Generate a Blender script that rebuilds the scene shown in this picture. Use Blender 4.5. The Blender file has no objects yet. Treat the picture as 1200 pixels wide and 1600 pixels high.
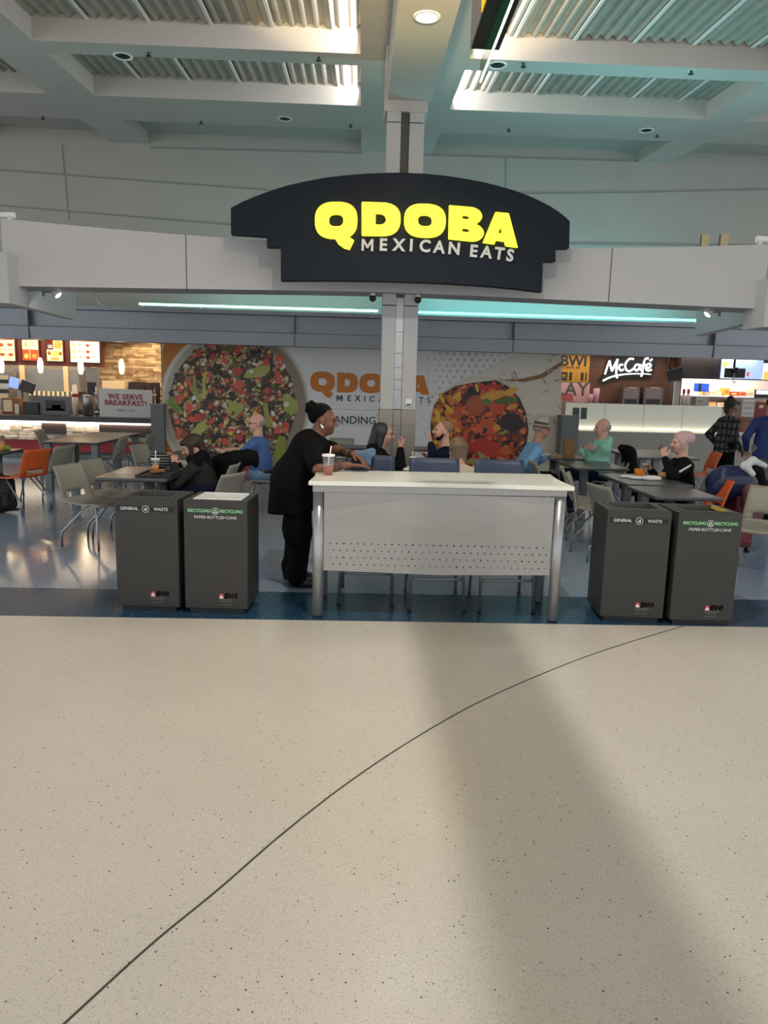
import bpy, bmesh, math, random
import numpy as np
from mathutils import Vector, Matrix
PI = math.pi; R_ = math.radians
S = bpy.context.scene; COL = S.collection

# ------------------------------------------------------------------ camera, world, main lights, exposure
FOC, PITCH, YAW, ROLL, EYE = 1150.0, 9.7, 2.0, 1.5, 1.66
cam = bpy.data.objects.new('camera', bpy.data.cameras.new('camera')); COL.objects.link(cam); S.camera = cam
cam.location = (0, 0, EYE)
CM = Matrix.Rotation(R_(-YAW), 3, 'Z') @ Matrix.Rotation(R_(90 - PITCH), 3, 'X') @ Matrix.Rotation(R_(ROLL), 3, 'Z')
cam.rotation_euler = CM.to_euler()
cam.data.sensor_fit = 'VERTICAL'; cam.data.sensor_height = 24.0; cam.data.lens = 24.0 * FOC / 1600
cam.data.clip_start = 0.05; cam.data.clip_end = 100

def ray(px, py): return CM @ Vector(((px - 600) / FOC, -(py - 800) / FOC, -1.0))
def at(px, py, Y):                       # a measured picture point turned into a place on the wall plane at depth Y
    d = ray(px, py); return Vector((0, 0, EYE)) + d * (Y / d.y)
def atz(px, py, z=0.0):
    d = ray(px, py); return Vector((0, 0, EYE)) + d * ((z - EYE) / d.z)

w = bpy.data.worlds.new('world'); S.world = w; w.use_nodes = True
w.node_tree.nodes['Background'].inputs[0].default_value = (0.93, 0.97, 1.0, 1)
w.node_tree.nodes['Background'].inputs[1].default_value = 1.5
S.view_settings.view_transform = 'Standard'; S.view_settings.look = 'None'
S.view_settings.gamma = 1.0; S.view_settings.use_curve_mapping = False
S.view_settings.exposure = 0.0

def lamp(name, kind, loc, energy, color=(1, 1, 1), size=0.1, size_y=None, direction=(0, 0, -1), spot=None, blend=0.3):
    l = bpy.data.lights.new(name, kind); l.energy = energy; l.color = color
    if kind == 'AREA':
        l.size = size
        if size_y: l.shape = 'RECTANGLE'; l.size_y = size_y
    else: l.shadow_soft_size = size
    if spot: l.spot_size = R_(spot); l.spot_blend = blend
    o = bpy.data.objects.new(name, l); COL.objects.link(o); o.location = loc
    o.rotation_euler = Vector(direction).to_track_quat('-Z', 'Y').to_euler()
    return o
SL = 0.068                                # the ceiling climbs away from the viewer
def zb(Y): return EYE + 3.15 + SL * Y     # underside of the beams
def zbox(Y): return 4.34 + .058 * Y        # underside of the dropped box with the downlights
# the lit downlight over the hanging sign
lamp('downlight_lamp', 'SPOT', (0.54, 3.55, zbox(3.55) - 0.015), 330, (1.0, 0.965, 0.905), 0.03, spot=165, blend=0.35)
lamp('downlight_lamp', 'SPOT', (0.49, 6.95, zbox(6.95) - 0.015), 60, (1.0, 0.95, 0.86), 0.04, spot=120, blend=0.6)
# white strips along both sides of the central beam
for sx, x in ((-1, -0.125), (1, 1.22)):   # they follow the slope of the ceiling
    o = lamp('cove_strip_lamp', 'AREA', (x, 8.2, zb(8.2) + 0.17), 95, (1, 1, 1), 8.6, 0.10)
    ax = Vector((0, 1, SL)).normalized(); zz = Vector((-sx, 0, 0)); o.rotation_euler = Matrix((ax, zz.cross(ax), zz)).transposed().to_euler()
# teal tubes behind the curved fascia, shining up
lamp('teal_cove_lamp', 'AREA', (-2.6, 9.6, 3.05), 6, (0.35, 1.0, 0.93), 3.4, 0.15, (0, -0.1, 1))
lamp('teal_cove_lamp', 'AREA', (3.3, 9.6, 3.05), 46, (0.28, 0.95, 1.0), 3.4, 0.15, (0, -0.1, 1))
# added unseen spot that washes the dropped box and spine with warm light
lamp('added_warm_spot', 'SPOT', (0.32, 3.0, 3.6), 1500, (1.0, 0.80, 0.38), 0.08, direction=(0.02, 0.74, 0.67), spot=58, blend=0.18)
# kitchens
lamp('kitchen_lamp', 'AREA', (-6.6, 15.9, 2.48), 42, (1.0, 0.78, 0.52), 4.5, 0.5)
lamp('kitchen_lamp', 'AREA', (-6.6, 17.6, 2.48), 90, (1.0, 0.90, 0.74), 4.5, 0.8)
lamp('cafe_lamp', 'AREA', (6.4, 16.2, 2.48), 26, (1.0, 0.90, 0.80), 4.5, 0.4)
lamp('cafe_lamp', 'AREA', (8.3, 17.6, 2.48), 90, (1.0, 0.95, 0.92), 3.0, 0.8)

# ------------------------------------------------------------------ materials
def lin(c):
    if isinstance(c, str):
        c = tuple(int(c[i:i + 2], 16) / 255 for i in (0, 2, 4))
    return tuple((x / 12.92 if x <= 0.04045 else ((x + 0.055) / 1.055) ** 2.4) for x in c)
MATS = {}
def mat(name, col='808080', rough=0.55, metal=0.0, emit=0.0, ecol=None, spec=0.5, trans=0.0, var=0.0, vscale=8.0, bump=0.0, bscale=60.0, alpha=1.0, stretch=None):
    if name in MATS: return MATS[name]
    m = bpy.data.materials.new(name); m.use_nodes = True; nt = m.node_tree; b = nt.nodes['Principled BSDF']
    c = lin(col); b.inputs['Base Color'].default_value = (*c, 1); b.inputs['Roughness'].default_value = rough
    b.inputs['Metallic'].default_value = metal; b.inputs['Specular IOR Level'].default_value = .1 if rough >= .85 and spec == .5 else spec
    if emit: b.inputs['Emission Color'].default_value = (*lin(ecol or col), 1); b.inputs['Emission Strength'].default_value = emit
    if trans: b.inputs['Transmission Weight'].default_value = trans
    if alpha < 1: b.inputs['Alpha'].default_value = alpha
    if var or bump:
        tc = nt.nodes.new('ShaderNodeTexCoord'); mp = nt.nodes.new('ShaderNodeMapping'); nt.links.new(tc.outputs['Object'], mp.inputs[0])
        if stretch: mp.inputs['Scale'].default_value = stretch
    if var:
        n = nt.nodes.new('ShaderNodeTexNoise'); n.inputs['Scale'].default_value = vscale; n.inputs['Detail'].default_value = 5
        nt.links.new(mp.outputs[0], n.inputs['Vector'])
        r = nt.nodes.new('ShaderNodeValToRGB'); nt.links.new(n.outputs[0], r.inputs[0])
        r.color_ramp.elements[0].position = 0.3; r.color_ramp.elements[1].position = 0.7
        r.color_ramp.elements[0].color = (*[x * (1 - var) for x in c], 1); r.color_ramp.elements[1].color = (*[min(1, x * (1 + var)) for x in c], 1)
        nt.links.new(r.outputs[0], b.inputs['Base Color'])
    if bump:
        n2 = nt.nodes.new('ShaderNodeTexNoise'); n2.inputs['Scale'].default_value = bscale; n2.inputs['Detail'].default_value = 3
        nt.links.new(mp.outputs[0], n2.inputs['Vector'])
        bp = nt.nodes.new('ShaderNodeBump'); bp.inputs['Strength'].default_value = bump; bp.inputs['Distance'].default_value = 0.01
        nt.links.new(n2.outputs[0], bp.inputs['Height']); nt.links.new(bp.outputs[0], b.inputs['Normal'])
    MATS[name] = m; return m

def terrazzo(name, base, chips, rough, dens=90, cut=0.12, big=0.06):
    m = bpy.data.materials.new(name); m.use_nodes = True; nt = m.node_tree; b = nt.nodes['Principled BSDF']; L = nt.links
    tc = nt.nodes.new('ShaderNodeTexCoord')
    n = nt.nodes.new('ShaderNodeTexNoise'); n.inputs['Scale'].default_value = 1.1; n.inputs['Detail'].default_value = 3; L.new(tc.outputs['Object'], n.inputs['Vector'])
    r0 = nt.nodes.new('ShaderNodeValToRGB'); L.new(n.outputs[0], r0.inputs[0]); c = lin(base)
    r0.color_ramp.elements[0].position = .35; r0.color_ramp.elements[1].position = .65
    r0.color_ramp.elements[0].color = (*[x * (1 - big) for x in c], 1); r0.color_ramp.elements[1].color = (*[min(1, x * (1 + big)) for x in c], 1)
    last = r0.outputs[0]
    for i, (cc, sc, th, amt) in enumerate(chips):
        v = nt.nodes.new('ShaderNodeTexVoronoi'); v.inputs['Scale'].default_value = sc; L.new(tc.outputs['Object'], v.inputs['Vector'])
        sep = nt.nodes.new('ShaderNodeSeparateColor'); L.new(v.outputs['Color'], sep.inputs[0])
        lt = nt.nodes.new('ShaderNodeMath'); lt.operation = 'LESS_THAN'; L.new(sep.outputs[0], lt.inputs[0]); lt.inputs[1].default_value = th
        near = nt.nodes.new('ShaderNodeMath'); near.operation = 'LESS_THAN'; L.new(v.outputs['Distance'], near.inputs[0]); near.inputs[1].default_value = 0.36
        mul = nt.nodes.new('ShaderNodeMath'); mul.operation = 'MULTIPLY'; L.new(lt.outputs[0], mul.inputs[0]); L.new(near.outputs[0], mul.inputs[1])
        m2 = nt.nodes.new('ShaderNodeMath'); m2.operation = 'MULTIPLY'; L.new(mul.outputs[0], m2.inputs[0]); m2.inputs[1].default_value = amt
        mx = nt.nodes.new('ShaderNodeMixRGB'); L.new(m2.outputs[0], mx.inputs[0]); L.new(last, mx.inputs[1]); mx.inputs[2].default_value = (*lin(cc), 1); last = mx.outputs[0]
    L.new(last, b.inputs['Base Color']); b.inputs['Roughness'].default_value = rough
    MATS[name] = m; return m

def stone_mat(name, a, c):
    m = bpy.data.materials.new(name); m.use_nodes = True; nt = m.node_tree; b = nt.nodes['Principled BSDF']; L = nt.links
    tc = nt.nodes.new('ShaderNodeTexCoord'); oi = nt.nodes.new('ShaderNodeNewGeometry')
    n = nt.nodes.new('ShaderNodeTexNoise'); n.inputs['Scale'].default_value = 9; n.inputs['Detail'].default_value = 5; L.new(tc.outputs['Object'], n.inputs['Vector'])
    ad = nt.nodes.new('ShaderNodeMath'); ad.operation = 'ADD'; L.new(n.outputs[0], ad.inputs[0])
    ml = nt.nodes.new('ShaderNodeMath'); ml.operation = 'MULTIPLY_ADD'; L.new(oi.outputs['Random Per Island'], ml.inputs[0]); ml.inputs[1].default_value = .6; ml.inputs[2].default_value = -.3
    L.new(ml.outputs[0], ad.inputs[1])
    r = nt.nodes.new('ShaderNodeValToRGB'); L.new(ad.outputs[0], r.inputs[0]); r.color_ramp.elements[0].position = .2; r.color_ramp.elements[1].position = .8
    r.color_ramp.elements[0].color = (*lin(a), 1); r.color_ramp.elements[1].color = (*lin(c), 1); L.new(r.outputs[0], b.inputs['Base Color']); b.inputs['Roughness'].default_value = .85
    MATS[name] = m; return m

def plaid_mat(name):
    m = bpy.data.materials.new(name); m.use_nodes = True; nt = m.node_tree; b = nt.nodes['Principled BSDF']; L = nt.links
    tc = nt.nodes.new('ShaderNodeTexCoord'); sep = nt.nodes.new('ShaderNodeSeparateXYZ'); L.new(tc.outputs['Object'], sep.inputs[0]); outs = []
    s = nt.nodes.new('ShaderNodeMath'); s.operation = 'ADD'; L.new(sep.outputs[0], s.inputs[0]); L.new(sep.outputs[1], s.inputs[1])
    for src in (s.outputs[0], sep.outputs[2]):
        k = nt.nodes.new('ShaderNodeMath'); k.operation = 'MULTIPLY'; L.new(src, k.inputs[0]); k.inputs[1].default_value = 9
        f = nt.nodes.new('ShaderNodeMath'); f.operation = 'FRACT'; L.new(k.outputs[0], f.inputs[0])
        g = nt.nodes.new('ShaderNodeMath'); g.operation = 'GREATER_THAN'; L.new(f.outputs[0], g.inputs[0]); g.inputs[1].default_value = .38; outs.append(g.outputs[0])
    mu = nt.nodes.new('ShaderNodeMath'); mu.operation = 'MULTIPLY'; L.new(outs[0], mu.inputs[0]); L.new(outs[1], mu.inputs[1])
    mx = nt.nodes.new('ShaderNodeMixRGB'); L.new(mu.outputs[0], mx.inputs[0]); mx.inputs[1].default_value = (*lin('121314'), 1); mx.inputs[2].default_value = (*lin('4a4c4a'), 1)
    L.new(mx.outputs[0], b.inputs['Base Color']); b.inputs['Roughness'].default_value = .9; MATS[name] = m; return m

def stripe_mat(name, a, c, k=90, axis=0, th=.5):
    m = bpy.data.materials.new(name); m.use_nodes = True; nt = m.node_tree; b = nt.nodes['Principled BSDF']; L = nt.links
    tc = nt.nodes.new('ShaderNodeTexCoord'); sep = nt.nodes.new('ShaderNodeSeparateXYZ'); L.new(tc.outputs['Object'], sep.inputs[0])
    kk = nt.nodes.new('ShaderNodeMath'); kk.operation = 'MULTIPLY'; L.new(sep.outputs[axis], kk.inputs[0]); kk.inputs[1].default_value = k
    f = nt.nodes.new('ShaderNodeMath'); f.operation = 'FRACT'; L.new(kk.outputs[0], f.inputs[0])
    g = nt.nodes.new('ShaderNodeMath'); g.operation = 'GREATER_THAN'; L.new(f.outputs[0], g.inputs[0]); g.inputs[1].default_value = th
    mx = nt.nodes.new('ShaderNodeMixRGB'); L.new(g.outputs[0], mx.inputs[0]); mx.inputs[1].default_value = (*lin(a), 1); mx.inputs[2].default_value = (*lin(c), 1)
    L.new(mx.outputs[0], b.inputs['Base Color']); b.inputs['Roughness'].default_value = .8; MATS[name] = m; return m

def attr_mat(name, rough=.45):
    m = bpy.data.materials.new(name); m.use_nodes = True; nt = m.node_tree; b = nt.nodes['Principled BSDF']
    a = nt.nodes.new('ShaderNodeAttribute'); a.attribute_name = 'print'; nt.links.new(a.outputs['Color'], b.inputs['Base Color']); b.inputs['Roughness'].default_value = rough
    MATS[name] = m; return m

M_white = mat('beam_paint', 'b9b2ab', .7, var=.03, vscale=1.5)
M_wall = mat('wall_paint', 'a8a49c', .75, var=.03, vscale=1.2)
M_deck = mat('corrugated_deck', 'a89f93', .55, metal=.1, var=.10, vscale=6)
M_fascia = mat('fascia_panel', 'b4b2b2', .55, var=.02, vscale=2)
M_gap = mat('panel_joint', '55565a', .8)
M_steel = mat('brushed_steel', '9a9a9c', .33, metal=.85, var=.06, vscale=3, stretch=(1, 1, 14))
M_band = mat('soffit_metal', '83868c', .42, metal=.55, var=.05, vscale=2, stretch=(12, 1, 1))
M_navy = mat('sign_navy', '141b25', .7, spec=.25)
M_glow = mat('glowing_yellow', 'fff000', .5, emit=1.3, ecol='fff646')
M_letter = mat('pale_letter', 'c8c6c6', .5)
M_black = mat('black_plastic', '151516', .45)
M_dark = mat('dark_metal', '2b2b2d', .4, metal=.3)
M_bin = mat('bin_graphite', '373533', .45, metal=.2, var=.03, vscale=3)
M_binlid = mat('bin_rim', '5b5955', .4, metal=.4)
M_chrome = mat('leg_steel', '8e9093', .35, metal=.8)
M_grey = mat('chair_grey', '8a857a', .5)
M_orange = mat('chair_orange', 'c4551c', .5)
M_blue = mat('chair_blue', '22304a', .5)
M_table = mat('table_laminate', '4a4a4c', .28, var=.04, vscale=5)
M_tabled = mat('table_edge', '1d1c1c', .5)
M_tableleg = mat('table_post', '6b6f74', .45, metal=.4)
M_count = mat('counter_quartz', 'e9e8dc', .16, var=.07, vscale=120)
M_cpanel = mat('counter_steel', 'a2a09c', .42, metal=.55, var=.06, vscale=2.2, stretch=(1, 1, 3))
M_cleg = mat('counter_leg', 'a6a7a8', .4, metal=.65, var=.08, vscale=5)
M_white_p = mat('white_plastic', 'e2e2de', .4)
M_liner = mat('bin_liner', 'dad9d6', .5, bump=.6, bscale=25)
M_teal = mat('teal_tube', 'a8fff4', .5, emit=5.0, ecol='8ffff0')
M_neonb = mat('teal_tube_blue', '7ff6ff', .5, emit=5.0, ecol='62f2ff')
M_red = mat('red_base', '8c1520', .5)
M_glass = mat('clear_glass', 'ffffff', .03, trans=1.0, alpha=1)
FL = terrazzo('terrazzo_cream', 'cbc3b7', [('ddd7cc', 120, .3, .5), ('9b9287', 130, .16, .55), ('776f66', 190, .07, .7), ('2e2b28', 105, .014, .85)], .26, big=.03)
FB = terrazzo('terrazzo_blue', '1f3f58', [('122636', 70, .3, .8), ('3f6680', 90, .2, .7), ('8fa9b4', 120, .05, .8)], .26)
FG = terrazzo('terrazzo_grey', '8494a6', [('4a5866', 75, .25, .6), ('a9b2b6', 85, .25, .6), ('23303c', 110, .06, .8)], .14)
M_stone = stone_mat('ledge_stone', '8a6a4a', 'd9bf98')
M_stonew = stone_mat('pale_ledge_stone', 'a08f7c', 'e4dac8')
M_wood = mat('walnut_planks', '6a4530', .5, var=.25, vscale=3, stretch=(1, 1, 14))
M_cherry = mat('cherry_wood', '6d2a18', .4, var=.15, vscale=4, stretch=(10, 1, 1))

# ------------------------------------------------------------------ mesh builders
class MB:
    def __init__(s): s.bm = bmesh.new(); s.m = 0
    def _t(s, vs, M):
        if M is not None: bmesh.ops.transform(s.bm, matrix=M, verts=vs)
    def faces(s, fs):
        for f in fs: f.material_index = s.m
    def box(s, lo, hi, M=None, bev=0.0):
        x0, y0, z0 = lo; x1, y1, z1 = hi
        v = [s.bm.verts.new(p) for p in ((x0, y0, z0), (x1, y0, z0), (x1, y1, z0), (x0, y1, z0), (x0, y0, z1), (x1, y0, z1), (x1, y1, z1), (x0, y1, z1))]
        f = [s.bm.faces.new([v[i] for i in q]) for q in ((0, 3, 2, 1), (4, 5, 6, 7), (0, 1, 5, 4), (1, 2, 6, 5), (2, 3, 7, 6), (3, 0, 4, 7))]
        s.faces(f)
        if bev:
            es = list({e for q in f for e in q.edges}); r = bmesh.ops.bevel(s.bm, geom=es, offset=bev, segments=2, affect='EDGES', profile=.7)
            s.faces(r['faces']); v = list({x for q in r['faces'] for x in q.verts} | {x for x in v if x.is_valid})
            v = list({x for x in v if x.is_valid})
        s._t(v, M); return s
    def cyl(s, a, b, r, r2=None, n=16, caps=True):
        a, b = Vector(a), Vector(b); d = b - a; r2 = r if r2 is None else r2
        q = d.to_track_quat('Z', 'Y'); u = q @ Vector((1, 0, 0)); w_ = q @ Vector((0, 1, 0))
        A = []; B = []
        for i in range(n):
            t = 2 * PI * i / n; e = u * math.cos(t) + w_ * math.sin(t)
            A.append(s.bm.verts.new(a + e * r)); B.append(s.bm.verts.new(b + e * r2))
        for i in range(n):
            f = s.bm.faces.new((A[i], A[(i + 1) % n], B[(i + 1) % n], B[i])); f.smooth = True; f.material_index = s.m
        if caps: s.faces([s.bm.faces.new(A[::-1]), s.bm.faces.new(B)])
        return s
    def tube(s, pts, r, n=8, taper=None):
        pts = [Vector(p) for p in pts]; rings = []
        for i, p in enumerate(pts):
            d = (pts[min(i + 1, len(pts) - 1)] - pts[max(i - 1, 0)]).normalized(); q = d.to_track_quat('Z', 'Y')
            rr = r if taper is None else r + (taper - r) * i / (len(pts) - 1)
            rings.append([s.bm.verts.new(p + q @ Vector((rr * math.cos(2 * PI * k / n), rr * math.sin(2 * PI * k / n), 0))) for k in range(n)])
        for A, B in zip(rings, rings[1:]):
            best = min(range(n), key=lambda o: (A[0].co - B[o].co).length)
            for k in range(n):
                f = s.bm.faces.new((A[k], A[(k + 1) % n], B[(k + 1 + best) % n], B[(k + best) % n])); f.smooth = True; f.material_index = s.m
        s.faces([s.bm.faces.new(rings[0][::-1]), s.bm.faces.new(rings[-1])]); return s
    def lathe(s, prof, loc=(0, 0, 0), n=24, M=None):
        loc = Vector(loc); rings = []; allv = []
        for r, z in prof:
            if r < 1e-5: ring = [s.bm.verts.new(loc + Vector((0, 0, z)))]
            else: ring = [s.bm.verts.new(loc + Vector((r * math.cos(2 * PI * k / n), r * math.sin(2 * PI * k / n), z))) for k in range(n)]
            rings.append(ring); allv += ring
        for A, B in zip(rings, rings[1:]):
            for k in range(n):
                a0, a1 = A[k % len(A)], A[(k + 1) % len(A)]; b0, b1 = B[k % len(B)], B[(k + 1) % len(B)]
                vs = []
                for v in (a0, a1, b1, b0):
                    if v not in vs: vs.append(v)
                if len(vs) > 2: f = s.bm.faces.new(vs); f.smooth = True; f.material_index = s.m
        s._t(allv, M); return s
    def ell(s, c, r, M=None, u=16, v=10):
        q = bmesh.ops.create_uvsphere(s.bm, u_segments=u, v_segments=v, radius=1.0)
        for f in {f for x in q['verts'] for f in x.link_faces}: f.smooth = True; f.material_index = s.m
        T = Matrix.Translation(c) @ (M.to_4x4() if M else Matrix.Identity(4)) @ Matrix.Diagonal((*r, 1))
        bmesh.ops.transform(s.bm, matrix=T, verts=q['verts']); return s
    def poly(s, pts):
        f = s.bm.faces.new([s.bm.verts.new(p) for p in pts]); f.material_index = s.m; return f
    def prism(s, pts, vec):                 # closed outline pushed along vec
        vec = Vector(vec); A = [s.bm.verts.new(Vector(p)) for p in pts]; B = [s.bm.verts.new(Vector(p) + vec) for p in pts]; n = len(A)
        fs = [s.bm.faces.new(A), s.bm.faces.new(B[::-1])] + [s.bm.faces.new((A[(i + 1) % n], A[i], B[i], B[(i + 1) % n])) for i in range(n)]
        s.faces(fs); return s
    def sheet(s, rows, thick, normal_fn=None, skip=None):   # grid of points with thickness
        nr, nc = len(rows), len(rows[0]); P = [[Vector(p) for p in r] for r in rows]; N = [[None] * nc for _ in rows]
        for i in range(nr):
            for j in range(nc):
                a = P[min(i + 1, nr - 1)][j] - P[max(i - 1, 0)][j]; b = P[i][min(j + 1, nc - 1)] - P[i][max(j - 1, 0)]
                N[i][j] = a.cross(b).normalized()
        T = [[s.bm.verts.new(P[i][j] + N[i][j] * thick / 2) for j in range(nc)] for i in range(nr)]
        B = [[s.bm.verts.new(P[i][j] - N[i][j] * thick / 2) for j in range(nc)] for i in range(nr)]
        ok = lambda i, j: 0 <= i < nr - 1 and 0 <= j < nc - 1 and not (skip and skip(i, j))
        for i in range(nr - 1):
            for j in range(nc - 1):
                if not ok(i, j): continue
                for q in ((T[i][j], T[i + 1][j], T[i + 1][j + 1], T[i][j + 1]), (B[i][j], B[i][j + 1], B[i + 1][j + 1], B[i + 1][j])):
                    f = s.bm.faces.new(q); f.smooth = True; f.material_index = s.m
                for di, dj, (a, b) in ((-1, 0, ((i, j), (i, j + 1))), (1, 0, ((i + 1, j + 1), (i + 1, j))), (0, -1, ((i + 1, j), (i, j))), (0, 1, ((i, j + 1), (i + 1, j + 1)))):
                    if not ok(i + di, j + dj):
                        f = s.bm.faces.new((T[a[0]][a[1]], T[b[0]][b[1]], B[b[0]][b[1]], B[a[0]][a[1]])); f.material_index = s.m
        return s

def link(o, parent=None):
    COL.objects.link(o)
    if parent is not None: o.parent = parent
    return o
def obj(name, mb, mats, parent=None, fix=True):
    me = bpy.data.meshes.new(name)
    if isinstance(mb, MB):
        if fix: bmesh.ops.recalc_face_normals(mb.bm, faces=mb.bm.faces[:])
        mb.bm.to_mesh(me); mb.bm.free()
    else: me = mb; me.name = name
    for m in (mats if isinstance(mats, (list, tuple)) else [mats]): me.materials.append(m)
    return link(bpy.data.objects.new(name, me), parent)
def tag(o, label=None, cat=None, group=None, kind=None):
    for k, v in (('label', label), ('category', cat), ('group', group), ('kind', kind)):
        if v: o[k] = v
    return o
def thing(name, label, cat, loc=(0, 0, 0), rz=0.0, group=None):
    o = bpy.data.objects.new(name, None); COL.objects.link(o); o.location = loc; o.rotation_euler = (0, 0, rz)
    o.empty_display_size = .1
    return tag(o, label, cat, group)
def struct(name, mb, mats): return tag(obj(name, mb, mats), kind='structure')
def one(name, mb, mats, label, cat, group=None): return tag(obj(name, mb, mats), label, cat, group)
def dup(root, loc, rz, label, group=None):
    r = root.copy(); COL.objects.link(r); r.location = loc; r.rotation_euler = (0, 0, rz); r['label'] = label
    if group: r['group'] = group
    for ch in list(root.children):
        c = ch.copy(); COL.objects.link(c); c.parent = r
        for g in ch.children:
            d = g.copy(); COL.objects.link(d); d.parent = c
    return r

# flat letters: outlines -> filled mesh -> mapped anywhere
def flat_mesh(curve, depth):
    curve.dimensions = '2D'; curve.fill_mode = 'BOTH'; curve.extrude = depth / 2
    o = bpy.data.objects.new('glyph', curve); COL.objects.link(o); dg = bpy.context.evaluated_depsgraph_get()
    me = bpy.data.meshes.new_from_object(o.evaluated_get(dg)); bpy.data.objects.remove(o); bpy.data.curves.remove(curve)
    me.materials.clear(); return me
def text_mesh(s, size, depth=.004, bold=0.0, align='CENTER', space=1.0, shear=0.0):
    c = bpy.data.curves.new('text', 'FONT'); c.body = s; c.size = size; c.align_x = align; c.align_y = 'CENTER'; c.offset = bold * size; c.space_character = space; c.shear = shear; c.resolution_u = 3
    return flat_mesh(c, depth)
def outline_mesh(loops, depth):
    c = bpy.data.curves.new('outline', 'CURVE'); c.dimensions = '2D'
    for L in loops:
        sp = c.splines.new('POLY'); sp.points.add(len(L) - 1)
        for p, q in zip(sp.points, L): p.co = (q[0], q[1], 0, 1)
        sp.use_cyclic_u = True
    return flat_mesh(c, depth)
def mapped(me, fn):
    for v in me.vertices: v.co = fn(*v.co)
    return me
def on_wall(x, y, z, tilt=0.0):            # letters facing the viewer (-Y) at a place
    ct, st = math.cos(tilt), math.sin(tilt)
    return lambda u, v, d: (x + u * ct - v * st, y - d, z + u * st + v * ct)

def sup(cx, cy, rx, ry, n=2.6, k=40, rev=False):
    L = []
    for i in range(k):
        t = 2 * PI * i / k; c, s_ = math.cos(t), math.sin(t)
        L.append((cx + rx * math.copysign(abs(c) ** (2 / n), c), cy + ry * math.copysign(abs(s_) ** (2 / n), s_)))
    return L[::-1] if rev else L
GLYPH_M = [(0, 0), (0, 1), (.2, 1), (.5, .5), (.8, 1), (1, 1), (1, 0), (.80, 0), (.80, .64), (.57, .24), (.43, .24), (.20, .64), (.20, 0)]
def letter_mesh(ch, depth):
    if ch != 'Q': return outline_mesh(heavy(ch), depth)
    bm = bmesh.new()
    for part in (heavy('Q')[:2], heavy('Q')[2:]):
        m = outline_mesh(part, depth if len(part) > 1 else depth * .98); bm.from_mesh(m)
    me = bpy.data.meshes.new('letter'); bm.to_mesh(me); bm.free(); return me
def heavy(ch):                               # heavy rounded capitals in a unit box
    if ch == 'Q': return [sup(.5, .5, .5, .5), sup(.5, .5, .17, .17), [(.46, .05), (.62, .02), (.80, .06), (.93, -.05), (.83, -.30), (.70, -.26), (.56, -.14)]]
    if ch == 'O': return [sup(.5, .5, .5, .5), sup(.5, .5, .17, .17)]
    if ch == 'D':
        o = [(.02, 0), (.0, .03), (.0, .97), (.02, 1)] + [(.5 + .5 * math.cos(t) ** .8 if math.cos(t) > 0 else .5, .5 + .5 * math.copysign(abs(math.sin(t)) ** .8, math.sin(t))) for t in [PI / 2 - PI * i / 20 for i in range(21)]]
        i_ = [(.36, .33), (.36, .67)] + [(.48 + .15 * math.cos(t), .5 + .17 * math.sin(t)) for t in [PI / 2 - PI * i / 10 for i in range(11)]]
        return [o, i_]
    if ch == 'B':
        o = [(0, 0), (0, 1)] + [(.62 + .32 * math.cos(t), .755 + .245 * math.sin(t)) for t in [PI / 2 - PI * i / 12 for i in range(12)]] + [(.72, .53)] + [(.64 + .36 * math.cos(t), .265 + .265 * math.sin(t)) for t in [PI / 2 - PI * i / 12 for i in range(1, 13)]]
        h1 = [(.38, .63), (.38, .75), (.52, .75), (.58, .72), (.59, .69), (.58, .66), (.52, .63)]
        h2 = [(.38, .25), (.38, .37), (.53, .37), (.59, .34), (.61, .31), (.59, .28), (.53, .25)]
        return [o, h1, h2]
    if ch == 'A':
        return [[(0, 0), (.34, 1), (.72, 1), (1, 0), (.66, 0), (.62, .13), (.37, .13), (.33, 0)], [(.43, .36), (.56, .36), (.505, .60)]]

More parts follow.
